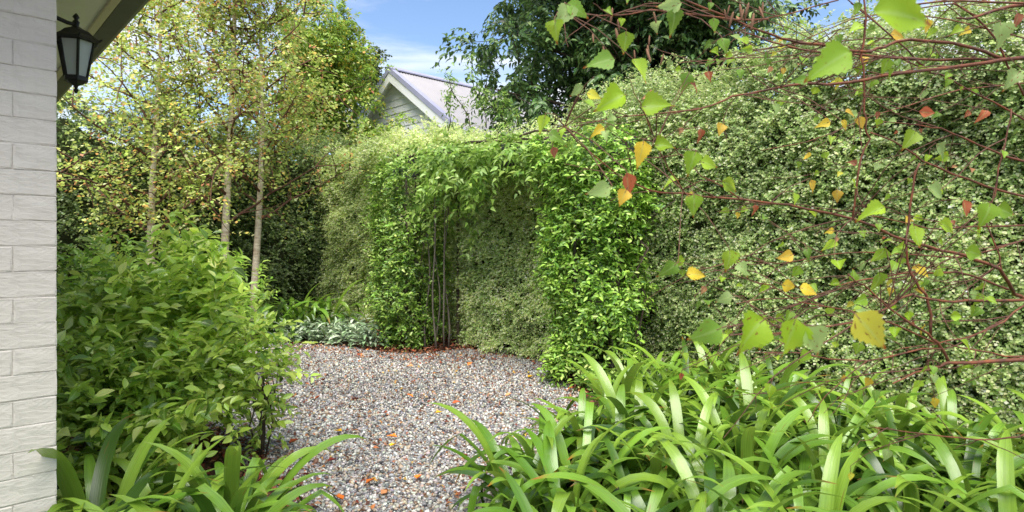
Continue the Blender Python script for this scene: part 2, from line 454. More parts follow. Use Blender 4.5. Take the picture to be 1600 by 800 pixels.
def merge_leaves(name, tmpl, pos, d, n, sc, tint, mat, parent=None, kind='stuff', wsc=None, smooth=False):
    tv, tf = tmpl
    x, y, z = frames(d, n)
    sc = np.broadcast_to(np.asarray(sc, float), (len(pos),))
    ws = np.ones(len(pos)) if wsc is None else wsc
    V = pos[:, None, :] + sc[:, None, None] * (tv[None, :, 0, None] * ws[:, None, None] * x[:, None, :] + tv[None, :, 1, None] * y[:, None, :] + tv[None, :, 2, None] * z[:, None, :])
    k = len(tv)
    F = (tf[None, :, :] + (np.arange(len(pos)) * k)[:, None, None]).reshape(-1, 3)
    T = np.repeat(tint, k, 0)
    mx = max(1e-6, np.abs(tv[:, 0]).max())
    LC = np.tile(np.stack([tv[:, 0]/mx, tv[:, 1], np.zeros(k)], 1), (len(pos), 1))
    LC[:, 2] = np.repeat(rng.uniform(0, 50, len(pos)), k)
    me = mesh_np(name, V.reshape(-1, 3), F, {'tint': T, 'lc': LC}, mat, smooth)
    o = link(name, me, parent)
    if kind: o['kind'] = kind
    return o

def tmpl_meshes(tmpls, tints, mat, name='leaf'):
    out = []
    for tv, tf in tmpls:
        mx = np.abs(tv[:, 0]).max()
        for t in tints:
            out.append(mesh_np(name, tv, tf, {'tint': np.tile(np.array(t), (len(tv), 1)), 'lc': np.stack([tv[:, 0]/mx, tv[:, 1], np.zeros(len(tv))], 1)}, mat, True))
    return out

def leafset(root, tmpls, pos, d, n, sc, tint, mat, nparts, name='leaf'):
    """nearest leaves become parts of their own, the rest one mass"""
    score = np.linalg.norm(pos - np.array([0, 0, EYE]), axis=1) / sc
    # prefer leaves that face the camera side: use distance order
    order = np.argsort(score + rng.uniform(0, 0.0001, len(score)))
    pi = order[:nparts]; ri = order[nparts:]
    if nparts:
        tsel = tint[rng.choice(len(tint), 7)]
        meshes = tmpl_meshes(tmpls, tsel, mat, name)
        x, y, z = frames(d[pi], n[pi])
        base = root.location
        for k, i in enumerate(pi):
            o = bpy.data.objects.new(name, meshes[int(rng.integers(len(meshes)))])
            mt = Matrix(((x[k][0], y[k][0], z[k][0]), (x[k][1], y[k][1], z[k][1]), (x[k][2], y[k][2], z[k][2]))) * float(sc[i])
            o.matrix_local = Matrix.Translation(Vector(pos[i]) - base) @ mt.to_4x4()
            o.parent = root
            C.objects.link(o)
    if len(ri):
        g = rng.integers(0, len(tmpls), len(ri))
        merge_leaves('foliage', tmpls[0], pos[ri], d[ri], n[ri], sc[ri], tint[ri], mat, root, smooth=True)

def pal(cols, n, jit=0.12, w=None):
    """cols: list of linear rgb; per leaf pick with value jitter"""
    c = np.array(cols)
    i = rng.choice(len(c), n, p=None if w is None else np.array(w)/sum(w))
    out = c[i] * (1 + rng.normal(0, jit, (n, 1)))
    out *= 1 + rng.normal(0, jit*0.35, (n, 3))
    return np.clip(out, 0.004, 0.9)

def rdir(n):
    return nrmz(rng.normal(size=(n, 3)))

UP = np.array([0, 0, 1.0])

def sprays(anchor, sdir, length, per, leaf_len, spread=0.9, hang=0.0):
    """leaves placed alternately along short curved twigs. returns pos, dir, normal, index of spray"""
    n = len(anchor)
    t = (np.arange(per) + 0.5) / per
    t = np.tile(t, n) + rng.uniform(-0.3, 0.3, n*per)/per
    idx = np.repeat(np.arange(n), per)
    sd = sdir[idx]
    L = np.broadcast_to(np.asarray(length, float), (n,))[idx]
    p = anchor[idx] + sd * (t * L)[:, None] + np.outer(-(hang * t * t * L), UP)
    side = nrmz(np.cross(sd, rdir(n)[idx] * 0.6 + UP))
    sg = np.tile(np.where(np.arange(per) % 2 == 0, 1.0, -1.0), n)[:, None]
    nr = nrmz(np.cross(side, sd))
    ang = rng.uniform(0, 6.28, n*per)[:, None]
    d = nrmz(sd * 0.7 + side * sg * spread + nr * np.sin(ang) * 0.35 + rdir(n*per) * 0.3 - UP * hang * 0.6)
    nn = nrmz(UP * 0.7 + rdir(n*per) * 0.55 + sd * 0.2)
    return p, d, nn, idx

# ------------------------------------------------------------------ directions of the place
U = Vector((-0.690, 0.7236, 0)).normalized()      # along the house side, the hedge and the arch
V = Vector((0.7236, 0.690, 0)).normalized()
Z = Vector((0, 0, 1))
P0 = Vector((-1.574, 2.10, 0))                      # brick corner

# ------------------------------------------------------------------ ground sheets
def sheet(name, pts, z, mat):
    me = bpy.data.meshes.new(name)
    me.from_pydata([(p[0], p[1], z) for p in pts], [], [tuple(range(len(pts)))]); me.update(); me.materials.append(mat)
    o = link(name, me); o['kind'] = 'structure'
    return o
sheet('ground', [(-600,-600),(600,-600),(600,600),(-600,600)], 0.0, M['soil'])
gp = [ground(140,556), ground(300,541), ground(430,537), ground(520,541), ground(570,546), ground(612,553), ground(665,553), ground(720,547), ground(800,548),
      ground(846,552), ground(862,578), ground(903,613), ground(925,650), ground(880,720), ground(860,800), Vector((0.25,2.4,0)), Vector((0.25,-3,0)), Vector((-0.9,-3,0)),
      Vector((-0.95,2.5,0)), ground(470,800), ground(425,755), ground(330,690), ground(230,610)]
GP = np.array([(p.x, p.y) for p in gp])
sheet('gravel_path', GP, 0.004, M['grit'])
def inpoly(p, poly):
    x, y = p[:, 0], p[:, 1]; ins = np.zeros(len(p), bool); j = len(poly)-1
    for i in range(len(poly)):
        xi, yi = poly[i]; xj, yj = poly[j]
        c = ((yi > y) != (yj > y)) & (x < (xj-xi)*(y-yi)/(yj-yi+1e-12)+xi)
        ins ^= c; j = i
    return ins

def pebbles():
    t = (1+5**0.5)/2
    iv = nrmz(np.array([(-1,t,0),(1,t,0),(-1,-t,0),(1,-t,0),(0,-1,t),(0,1,t),(0,-1,-t),(0,1,-t),(t,0,-1),(t,0,1),(-t,0,-1),(-t,0,1)], float))
    if_ = np.array([(0,11,5),(0,5,1),(0,1,7),(0,7,10),(0,10,11),(1,5,9),(5,11,4),(11,10,2),(10,7,6),(7,1,8),(3,9,4),(3,4,2),(3,2,6),(3,6,8),(3,8,9),(4,9,5),(2,4,11),(6,2,10),(8,6,7),(9,8,1)])
    ov = np.array([(1,0,0),(-1,0,0),(0,1,0),(0,-1,0),(0,0,1),(0,0,-1)], float)
    of = np.array([(0,2,4),(2,1,4),(1,3,4),(3,0,4),(2,0,5),(1,2,5),(3,1,5),(0,3,5)])
    cols = [srgb(176,172,166), srgb(150,148,148), srgb(205,200,192), srgb(110,108,110), srgb(190,172,150), srgb(75,74,78), srgb(150,118,95), srgb(225,222,215), srgb(128,92,74), srgb(160,158,160)]
    w = [4, 4, 4, 2.6, 3, 1.6, 1.4, 2.2, 0.8, 3]
    for nm, tv, tf, y0, y1, cell in (('pebbles', iv, if_, 2.7, 5.0, 0.0155), ('pebbles', ov, of, 5.0, 8.6, 0.019)):
        xs = np.arange(-5.2, 1.6, cell); ys = np.arange(y0, y1, cell)
        g = np.stack(np.meshgrid(xs, ys), -1).reshape(-1, 2) + rng.uniform(-0.5, 0.5, (len(xs)*len(ys), 2))*cell*1.1
        g = g[inpoly(g, GP)]
        px = g[:, 0]/g[:, 1]*FPX + 800
        g = g[(px > 150) & (px < 960)]
        n = len(g)
        a = rng.uniform(0, 6.28, n); s = cell*rng.lognormal(-0.42, 0.25, n)
        q = rng.uniform(0.6, 1.0, n); hh = rng.uniform(0.45, 0.8, n)
        jit = 1 + rng.normal(0, 0.13, (n, len(tv), 1))
        v = tv[None]*jit*np.stack([s, s*q, s*hh], 1)[:, None, :]
        ti = rng.normal(0, 0.3, n)
        v[..., 2] += v[..., 0]*ti[:, None]
        ca, sa = np.cos(a)[:, None], np.sin(a)[:, None]
        x = v[..., 0]*ca - v[..., 1]*sa; y = v[..., 0]*sa + v[..., 1]*ca
        zc = s*hh*rng.uniform(0.2, 1.1, n) + 0.004
        W = np.stack([x + g[:, 0:1], y + g[:, 1:2], v[..., 2] + zc[:, None]], -1)
        k = len(tv)
        F = (tf[None] + (np.arange(n)*k)[:, None, None]).reshape(-1, 3)
        pn = Noise(0.5, seed=5)(np.column_stack([g, g[:, 0]*0]))
        T = np.repeat(pal(cols, n, 0.13, w)*(1+0.10*pn)[:, None]*np.array([0.79,0.81,0.82]), k, 0)
        o = link('gravel_stones', mesh_np('gravel_stones', W.reshape(-1, 3), F, {'tint': T}, M['pebble'], True))
        tag(o, 'loose grey, white and tan rounded stones covering the ' + ('near half' if y0 < 4 else 'far half') + ' of the path', 'gravel', kind='stuff')
pebbles()

# ------------------------------------------------------------------ fallen leaves
T_FALL = [t_leaf(0.8, ((0,0.1),(0.25,1.0),(0.55,0.75),(1,0)), fold=0.35, droop=-0.25, wav=0.06, seed=s) for s in (1, 2, 3)]
FALLC = {'yellow': srgb(235,185,40), 'orange': srgb(225,120,40), 'rust brown': srgb(165,80,40), 'dark red': srgb(120,45,35), 'tan': srgb(215,150,100)}
fl = [(680,652,'yellow','level with the upper leaves of the right-hand strappy clump'),(610,705,'yellow','in the open middle of the gravel'),(534,681,'yellow','in the gravel left of the path centre'),
      (451,701,'rust brown','at the gravel edge under the left shrub'),(651,757,'orange','low on the gravel near the right-hand clump'),(482,751,'dark red','on gravel beside the lower left strappy leaves'),
      (572,765,'orange','on the nearest gravel in the middle of the path'),(536,791,'orange','at the very bottom of the visible gravel'),(620,690,'orange','just above a yellow leaf in mid path'),
      (600,652,'rust brown','on the gravel halfway up the path'),(492,630,'rust brown','on gravel right of the left shrub'),(560,630,'dark red','on gravel straight below the silver ground cover'),
      (524,726,'dark red','on near gravel left of centre'),(707,637,'rust brown','on gravel right of the yellow leaf near the strappy tips'),(645,626,'orange','on gravel straight below the left jasmine column'),
      (596,782,'tan','on the closest strip of gravel'),(732,720,'dark red','on gravel between the reaching strappy leaf tips'),(770,550,'orange','at the far gravel edge under the arch'),
      (731,576,'orange','on far gravel in front of the arch, the larger of a pair'),(717,581,'tan','on far gravel in front of the arch, the smaller of a pair'),(646,577,'tan','on far gravel below the left jasmine column'),
      (670,564,'rust brown','on far gravel just in front of the leaf litter'),(825,595,'yellow','on gravel left of the right jasmine column'),(851,565,'orange','at the foot of the right jasmine column'),(505,600,'rust brown','on gravel below the silver ground cover'),
      (790,625,'tan','on gravel above the right-hand strappy clump'),(560,560,'rust brown','on far gravel in front of the silver ground cover')]
for k, (px, py, c, where) in enumerate(fl):
    p = ground(px, py)
    tv, tf = T_FALL[k % 3]
    me = mesh_np('fallen_leaf', tv, np.array(tf), {'tint': np.tile(np.array(FALLC[c]), (len(tv), 1)), 'lc': np.stack([tv[:,0]/0.4, tv[:,1], np.zeros(len(tv))], 1)}, M['dead'], True)
    o = link('fallen_leaf', me)
    o.location = (p.x, p.y, 0.034); o.rotation_euler = (rng.uniform(-0.3,0.3), rng.uniform(-0.3,0.3), rng.uniform(0,6.28)); s = 0.04 + 0.025*rng.random() + 0.004*(p.y-3)
    o.scale = (s, s, s)
    tag(o, c + ' fallen leaf ' + where, 'fallen leaf', 'fallen leaves on the gravel')

def litter(name, label, poly, n, zr, cols, size=(0.03, 0.06)):
    poly = np.array(poly); lo = poly.min(0); hi = poly.max(0)
    g = rng.uniform(lo, hi, (int(n*2.5), 2)); g = g[inpoly(g, poly)][:n]
    n = len(g)
    pos = np.column_stack([g, rng.uniform(zr[0], zr[1], n)])
    d = nrmz(np.column_stack([rng.normal(size=(n, 2)), rng.normal(0, 0.35, n)]))
    nn = nrmz(UP + rdir(n)*0.6)
    o = merge_leaves(name, t_leaf(0.6, ((0,0.1),(0.4,1.0),(1,0)), 0.3, 0.2), pos, d, nn, rng.uniform(size[0], size[1], n), pal(cols, n, 0.25), M['dead'])
    return tag(o, label, 'leaf litter', kind='stuff')
brn = [srgb(120,75,52), srgb(95,60,45), srgb(150,95,65), srgb(135,60,42), srgb(170,125,95)]
g2 = lambda *a: [tuple(ground(x, y))[:2] for x, y in a]
litter('leaf_litter', 'brown fallen leaves and bark covering the soil under the arch', g2((600,553),(665,556),(720,550),(850,551),(900,615),(940,640),(1020,600),(850,500),(700,490),(560,500),(560,546)), 7000, (0.01,0.06), brn)
litter('leaf_litter', 'scattered small brown leaf fragments over the gravel', GP, 3400, (0.024,0.036), brn+[srgb(190,120,70), srgb(205,160,80)], (0.018, 0.042))
litter('leaf_litter', 'drift of brown leaves gathered along the far and right gravel edge', g2((440,537),(560,543),(665,553),(846,552),(905,613),(925,650),(895,640),(850,590),(820,562),(660,572),(520,556),(440,548)), 1500, (0.022,0.045), brn+[srgb(200,120,60)], (0.02,0.05))
litter('leaf_litter', 'brown leaf mulch under the strappy plants of the right bed', [(0.4,2.3),(0.25,4.2),(0.9,5.6),(3.3,3.9),(4.2,3.2),(2.6,1.2)], 4500, (0.01,0.05), brn)
litter('leaf_litter', 'brown leaf mulch under the left shrubs', [(-0.9,2.3),(-1.0,3.2),(-1.8,4.2),(-3,5.2),(-3.4,4.2),(-1.7,2.2)], 2500, (0.01,0.05), brn)

# ------------------------------------------------------------------ brick house, left
H = thing('brick_house', P0, 'cream painted brick house corner with a deep soffit, at the left edge', 'house')
mb = MB()
TOP = 2.62
mb.box(P0, -V, U, Z, (0.004, 4.0), (0.003, 0.23), (0, TOP))     # front leaf behind the bricks
mb.box(P0, -V, U, Z, (0.004, 0.24), (0.231, 5.0), (0, TOP))      # side wall along the garden
wall = mb.build('wall', M['paintwall'], H)
bl, bh, j = 0.230, 0.083, 0.0015
cour = 0.086
nv = 8
def brick_mesh(L, D, seed):
    r = random.Random(seed)
    me_v = []; mbk = MB()
    # front face grid with soft edges: x along, y depth, z height
    nx, nz_ = (5 if L > 0.15 else 3), 3
    gx = [0, 0.005] + [L*i/(nx-1) for i in range(1, nx-1)] + [L-0.005, L]
    gz = [0, 0.004, bh*0.5, bh-0.004, bh]
    vs = []
    for iz, z in enumerate(gz):
        for ix, x in enumerate(gx):
            e = 0.0010 if iz in (0, 4) else (0.0004 if ix in (0, len(gx)-1) else 0)
            vs.append((x + (r.uniform(-.0015,.0015)), e + r.uniform(-0.0015, 0.0015), z + (r.uniform(-.002,.002) if 0 < iz < 4 else r.uniform(-.0015,.0015))))
    n = len(gx); fs = []
    for iz in range(4):
        for ix in range(n-1):
            a = iz*n+ix; fs.append((a, a+1, a+1+n, a+n))
    b = len(vs)
    vs += [(0,D,0),(L,D,0),(L,D,bh),(0,D,bh)]
    bot = list(range(n)); top = [4*n+i for i in range(n)]
    lef = [iz*n for iz in range(5)]; rig = [iz*n+n-1 for iz in range(5)]
    fs.append(tuple([b, b+1] + bot[::-1])); fs.append(tuple(top + [b+2, b+3])); fs.append(tuple([b, ] + lef + [b+3])); fs.append(tuple([b+1, b+2] + rig[::-1])); fs.append((b, b+3, b+2, b+1))
    mbk.add(vs, fs)
    return mbk.mesh('brick', M['paintwall'])
BM = {('s', k): brick_mesh(0.236, 0.110, k) for k in range(5)}
BM.update({('h', k): brick_mesh(0.116, 0.230, 20+k) for k in range(5)})
ang = math.atan2(-V.y, -V.x)
nrow = int(TOP/cour)
for rI in range(nrow):
    z = rI*cour + 0.004 + rng.uniform(-0.0012, 0.0012)
    x = 0.0; kind = 'h' if rI % 2 else 's'; first = True
    while x < 0.62:
        kk = kind if first else 's'; LL = 0.236 if kk == 's' else 0.116
        me = BM[(kk, int(rng.integers(5)))]
        o = bpy.data.objects.new('brick', me)
        # local frame: x along -V, y along U, z up
        fr = Matrix(((-V.x, U.x, 0), (-V.y, U.y, 0), (0, 0, 1))).to_4x4()
        o.matrix_local = Matrix.Translation((-V.x*x + U.x*rng.uniform(-.0015,.0005), -V.y*x, z)) @ fr
        o.parent = H
        C.objects.link(o)
        x += LL + j
        first = False
# the render brushed into the joints
OV = 0.52; ZB = EYE + 1.24
mb = MB(); mb.box(P0, V, U, Z, (-4.0, OV-0.145), (-0.5, 5.0), (TOP+0.002, TOP+0.012)); mb.build('soffit', M['soffit'], H)
mb = MB(); mb.box(P0, V, U, Z, (OV-0.145, OV-0.121), (-0.52, 5.0), (ZB+0.0, ZB+0.19)); mb.box(P0, V, U, Z, (-4.0, OV-0.146), (-0.522, -0.5), (ZB, ZB+0.19)); mb.build('fascia', M['fascia'], H, bevel=0.003)
mb = MB()
mb.box(P0, V, U, Z, (OV-0.180, OV-0.1455), (-0.498, 5.0), (TOP-0.016, TOP+0.0)); mb.build('soffit_trim', M['fascia'], H, bevel=0.003)
mb = MB()
prof = [(OV-0.12,0.02),(OV-0.118,0.002),(OV-0.03,0.0),(OV-0.008,0.012),(OV,0.04),(OV,0.115),(OV+0.008,0.125),(OV,0.128),(OV-0.012,0.12),(OV-0.012,0.04),(OV-0.03,0.012),(OV-0.11,0.014)]
vs = []
for t in (-0.64, 5.0):
    vs += [P0 + V*a + U*t + Z*(ZB+b) for a, b in prof]
n = len(prof)
mb.add(vs, [(i, (i+1) % n, n+(i+1) % n, n+i) for i in range(n)] + [tuple(range(n))[::-1], tuple(range(n, 2*n))])
mb.box(P0, V, U, Z, (-4.0, OV-0.12), (-0.64, -0.523), (ZB, ZB+0.12))
mb.build('gutter', M['gutter'], H)
mb = MB()
a = P0 + V*OV - U*0.62 + Z*(ZB+0.14)
c8 = lambda dz: [P0+V*(OV-0.02)-U*0.6+Z*(ZB+0.13+dz), P0+V*(OV-0.02)+U*5+Z*(ZB+0.13+dz), P0-V*2.5+U*5+Z*(ZB+1.1+dz), P0-V*2.5+U*2.4+Z*(ZB+1.1+dz)]
A8, B8 = c8(0), c8(0.03); mb.box8(A8+B8)
q = lambda dz: [P0-V*5-U*0.6+Z*(ZB+0.13+dz), P0+V*(OV-0.02)-U*0.6+Z*(ZB+0.13+dz), P0-V*2.5+U*2.4+Z*(ZB+1.1+dz), P0-V*5+U*2.4+Z*(ZB+1.1+dz)]
mb.box8(q(0)+q(0.03)); mb.build('roof', M['gutter'], H)

# ------------------------------------------------------------------ lantern
LP = P0 + V*0.205 + U*1.06
lz = at(118, 80, LP.y).z
LN = thing('wall_lantern', P0 + U*1.06 + Z*lz, 'black six-sided coach lantern on a bracket under the soffit', 'lantern')
k = LP.y/950.0
def pz(y): return EYE + (HOR-y)*k
rot = R(12)
mb = MB()
mb.tube([P0+U*1.06+Z*(pz(33)), P0+U*1.06+V*0.05+Z*pz(31), P0+U*1.06+V*0.12+Z*(pz(33)), P0+U*1.06+V*0.17+Z*(pz(38)), LP+Z*pz(39)], [0.011,0.012,0.011,0.010,0.010], 8)
mb.lathe(P0+U*1.06+V*0.0+Z*(pz(33)), [(0.001,-0.05),(0.035,-0.045),(0.04,0),(0.035,0.045),(0.001,0.05)], 10)
mb.build('bracket', M['black'], LN, smooth=False)
mb = MB()
mb.lathe(LP, [(0.004,pz(48)),(0.020,pz(46)),(0.012,pz(40)),(0.016,pz(34)),(0.007,pz(31)),(0.015,pz(27)),(0.010,pz(24)),(0.003,pz(21))], 10)
mb.build('finial', M['black'], LN, smooth=True)
mb = MB()
mb.lathe(LP, [(0.085,pz(64)-0.001),(0.100,pz(66)),(0.108,pz(63)),(0.096,pz(60)),(0.078,pz(56)),(0.056,pz(49)),(0.030,pz(45)),(0.016,pz(42))], 6, rot)
for i in range(6):
    a = rot+2*math.pi*i/6
    mb.tube([LP+Vector((0.100*math.cos(a),0.100*math.sin(a),pz(64))), LP+Vector((0.118*math.cos(a),0.118*math.sin(a),pz(62)+0.006))], [0.006,0.004], 5)
mb.build('hood', M['black'], LN)
R1, R2, z1, z2 = 0.079, 0.048, pz(66), pz(121)
mb = MB()
for i in range(6):
    a = rot+2*math.pi*i/6; c, s = math.cos(a), math.sin(a)
    mb.tube([LP+Vector((R1*c, R1*s, z1)), LP+Vector((R2*c, R2*s, z2))], [0.0065,0.0065], 4)
mb.build('cage', M['black'], LN)
for i in range(6):
    a, b = rot+2*math.pi*i/6, rot+2*math.pi*(i+1)/6
    p = [LP+Vector((r_*math.cos(x)*0.96, r_*math.sin(x)*0.96, z_)) for r_, z_, x in ((R2, z2, a), (R2, z2, b), (R1, z1, b), (R1, z1, a))]
    o_ = [LP+Vector((r_*math.cos(x)*0.93, r_*math.sin(x)*0.93, z_)) for r_, z_, x in ((R2, z2, a), (R2, z2, b), (R1, z1, b), (R1, z1, a))]
    mb = MB(); mb.box8(o_+p); mb.build('pane', M['glass'], LN)
mb = MB(); mb.lathe(LP, [(0.004,pz(146)),(0.009,pz(143)),(0.012,pz(141)),(0.007,pz(138)),(0.011,pz(134)),(0.036,pz(130)),(0.042,pz(128)),(0.054,pz(127)),(0.054,pz(120))], 6, rot); mb.build('base', M['black'], LN)
mb = MB(); mb.lathe(LP, [(0.014,z2),(0.014,z2+0.03),(0.024,z2+0.05),(0.028,z2+0.075),(0.02,z2+0.1),(0.004,z2+0.11)], 10); mb.build('bulb', M['bulb'], LN, smooth=True)

# ------------------------------------------------------------------ gabled house beyond the hedge
A = at(608, 107, 14.0); A.z -= 0.0
aw, bd = -U, V
G = thing('gabled_house', (A.x, A.y, 0), 'white weatherboard gable with pale corrugated steel roof behind the hedge', 'house')
AX = Vector((A.x, A.y, 0)); az = A.z; tp = math.tan(R(34)); HW = 3.0
EZ = az - HW*tp
mb = MB()
bo = 0.28
mb.add([AX+aw*(-2.7)+bd*bo, AX+aw*2.7+bd*bo, AX+aw*2.7+bd*bo+Z*(az-2.7*tp-0.1), AX+bd*bo+Z*(az-0.1), AX-aw*2.7+bd*bo+Z*(az-2.7*tp-0.1),
        AX+aw*(-2.7)+bd*8, AX+aw*2.7+bd*8, AX+aw*2.7+bd*8+Z*(az-2.7*tp-0.1), AX+bd*8+Z*(az-0.1), AX-aw*2.7+bd*8+Z*(az-2.7*tp-0.1)],
       [(0,1,2,3,4),(9,8,7,6,5),(0,5,6,1),(1,6,7,2),(4,9,5,0)])
mb.build('wall', M['board'], G)
bz = az - 0.16; bhh = 0.165; i = 0
while bz > 2.2:
    hw = min(2.7, (az - 0.12 - bz)/tp); hb = min(2.7, (az - 0.12 - (bz-bhh))/tp)
    mb = MB()
    f0 = lambda x, z, y: AX + aw*x + bd*(bo - y) + Z*z
    mb.box8([f0(-hb, bz-bhh, 0.001), f0(hb, bz-bhh, 0.001), f0(hb, bz-bhh, 0.026), f0(-hb, bz-bhh, 0.026),
             f0(-hw, bz, 0.001), f0(hw, bz, 0.001), f0(hw, bz, 0.006), f0(-hw, bz, 0.006)])
    mb.build('weatherboard', M['board'], G)
    bz -= bhh
def rake(s, a0, a1, o0, o1, nm, mat, length=HW, z0=0.0):
    """strip along the slope: b from o0..o1, normal offset a0..a1 (vertical)"""
    mb = MB()
    pts = []
    for x in (0.0, length):
        for (b_, dz) in ((o0, a0), (o1, a0), (o1, a1), (o0, a1)):
            pts.append(AX + aw*(s*x) + bd*b_ + Z*(az - x*tp + dz))
    mb.add(pts, [(0,1,2,3),(7,6,5,4),(0,4,5,1),(1,5,6,2),(2,6,7,3),(3,7,4,0)])
    return mb.build(nm, mat, G)
for s in (1, -1):
    rake(s, -0.30, -0.085, 0.0, 0.03, 'bargeboard', M['white'])
    rake(s, -0.083, 0.04, -0.02, 0.12, 'barge_cap', M['cap'])
    rake(s, -0.10, -0.087, 0.032, bo, 'soffit', M['board'])
    # corrugated sheet: waves run down the slope
    nb, na = 210, 2
    xs = np.linspace(0.121, 8.0, nb*2)
    v = []; 
    for x in (0.05, HW):
        for b_ in xs:
            v.append(tuple(AX + aw*(s*x) + bd*b_ + Z*(az - x*tp + 0.004 + 0.012*math.sin(b_*2*math.pi/0.076))))
    n = len(xs)
    f = [(i, i+1, n+i+1, n+i) for i in range(n-1)]
    link('roof', mesh_np('roof', np.array(v), np.array(f), None, M['roof'], True), G)
mb = MB()
mb.box(AX+Z*az, aw, bd, Z, (-0.0, 0.0), (0, 0), (0, 0))
mb = MB()
for s in (1, -1):
    pts = []
    for x in (0.0, 0.13):
        for (b_, dz) in ((-0.03, 0.042), (8.0, 0.022), (8.0, 0.05), (-0.03, 0.07)):
            pts.append(AX + aw*(s*x) + bd*b_ + Z*(az - x*tp + dz))
    mb.add(pts, [(0,1,2,3),(7,6,5,4),(0,4,5,1),(1,5,6,2),(2,6,7,3),(3,7,4,0)])
mb.build('ridge_cap', M['cap'], G)

# ------------------------------------------------------------------ hedges
def hedge(name, label, A0, dirv, L, outv, H0, T, cols, w, per_m2, leaf, seed, topn=None, cat='hedge', ends=(True, True), base=0.05, hvar=0.18, bulge=0.13, gaps=0.0, wleaf=0.75, sprlen=0.13, lean=0.0, sz=None):
    A0 = np.array(A0, float); D = np.array(dirv); O = np.array(outv)
    nz1, nz2, nz3 = Noise(0.55, seed=seed), Noise(1.7, seed=seed+1), Noise(4.5, seed=seed+2)
    root = thing(name, tuple(A0 + D*L/2 - O*T/2), label, cat, 'pittosporum hedge' if 'pittosporum' in label else None)
    def top(s):
        q = np.column_stack([s, np.zeros(len(s)), np.zeros(len(s))])
        return (H0(s) if callable(H0) else H0) + hvar*nz1(q*1.3) + hvar*0.6*nz2(q)
    def bul(p):
        return bulge*nz1(p) + bulge*0.5*nz2(p) + 0.03*nz3(p)
    # solid core standing in for inner twigs, shade between leaves in its colour
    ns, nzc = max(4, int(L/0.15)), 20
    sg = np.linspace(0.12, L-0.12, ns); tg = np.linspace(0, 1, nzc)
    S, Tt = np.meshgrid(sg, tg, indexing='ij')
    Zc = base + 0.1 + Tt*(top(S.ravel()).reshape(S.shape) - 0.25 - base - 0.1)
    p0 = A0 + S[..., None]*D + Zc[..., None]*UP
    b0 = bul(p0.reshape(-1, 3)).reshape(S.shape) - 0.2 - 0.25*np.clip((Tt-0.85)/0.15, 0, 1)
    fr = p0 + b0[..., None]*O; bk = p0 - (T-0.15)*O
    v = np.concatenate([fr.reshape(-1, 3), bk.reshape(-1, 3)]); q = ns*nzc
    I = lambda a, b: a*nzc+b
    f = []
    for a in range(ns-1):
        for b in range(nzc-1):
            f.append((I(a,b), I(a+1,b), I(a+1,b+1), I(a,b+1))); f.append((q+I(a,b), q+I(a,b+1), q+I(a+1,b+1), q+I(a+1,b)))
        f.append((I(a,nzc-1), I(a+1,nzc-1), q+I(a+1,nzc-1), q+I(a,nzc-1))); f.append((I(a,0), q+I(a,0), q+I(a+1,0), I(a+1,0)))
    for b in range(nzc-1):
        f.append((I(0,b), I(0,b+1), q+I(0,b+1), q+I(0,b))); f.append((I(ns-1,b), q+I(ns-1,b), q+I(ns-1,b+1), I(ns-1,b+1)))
    o = link('dark_core', mesh_np('dark_core', v, np.array(f), None, M['core']), root); o['kind'] = 'stuff'
    per = 10
    nf = int(L*3.2*per_m2/per)
    s = rng.uniform(0, L, nf); tt = rng.uniform(0, 1, nf)**0.95
    zz = base + tt*(top(s)-base)
    p = A0 + np.outer(s, D) + np.outer(zz, UP)
    edge = np.clip((tt-0.9)/0.1, 0, 1)
    dep = np.abs(rng.normal(0, 0.06, nf)) + 0.2*edge**2*rng.random(nf)
    p = p + (bul(p) - dep)[:, None]*O
    keep = rng.random(nf) < np.clip(1.0 + 0.45*nz2(p*1.35+9) + 0.45*nz3(p), 0.25, 1.5)/1.25
    outw = np.tile(O, (nf, 1))
    P = [p[keep]]; OW = [outw[keep]]
    nt = int(L*T*per_m2/per*0.6)
    s = rng.uniform(0, L, nt); y = rng.uniform(0, T, nt)
    P.append(A0 + np.outer(s, D) - np.outer(y, O) + np.outer(top(s) + rng.normal(0, 0.08, nt) + 0.1*nz3(np.column_stack([s, y, y*0])), UP)); OW.append(np.tile(UP*1.0, (nt, 1)))
    for e, (sv, dv) in zip(ends, ((0, -D), (L, D))):
        if e:
            ne = int(3.0*T*per_m2/per*0.8)
            zz = rng.uniform(base, (H0(np.array([float(sv)]))[0] if callable(H0) else H0), ne); y = rng.uniform(-0.05, T, ne)
            pp = A0 + sv*D - np.outer(y, O) + np.outer(zz, UP); pp = pp + (bul(pp) - np.abs(rng.normal(0, 0.08, ne)))[:, None]*dv
            P.append(pp); OW.append(np.tile(dv, (ne, 1)))
    P = np.concatenate(P); OW = np.concatenate(OW)
    sd = nrmz(OW*0.55 + UP*0.1 + rdir(len(P))*0.75)
    pos, d, nn, idx = sprays(P, sd, sprlen*rng.uniform(0.6, 1.3, len(P)), per, leaf, hang=0.25)
    nn = nrmz(nn*0.8 + OW[idx]*1.0)
    t = pal(cols, len(pos), 0.14, w)
    cl = 1 + 0.20*nz2(P[idx]*0.8) + 0.15*rng.normal(size=len(P))[idx]
    t = np.clip(t*cl[:, None], 0.01, 0.8)
    merge_leaves('foliage', t_diamond(wleaf, 0.12), pos, d, nn, leaf*rng.uniform(0.7, 1.25, len(pos)), t, M['hedge'], root)
    # visible stems near the foot
    mb = MB()
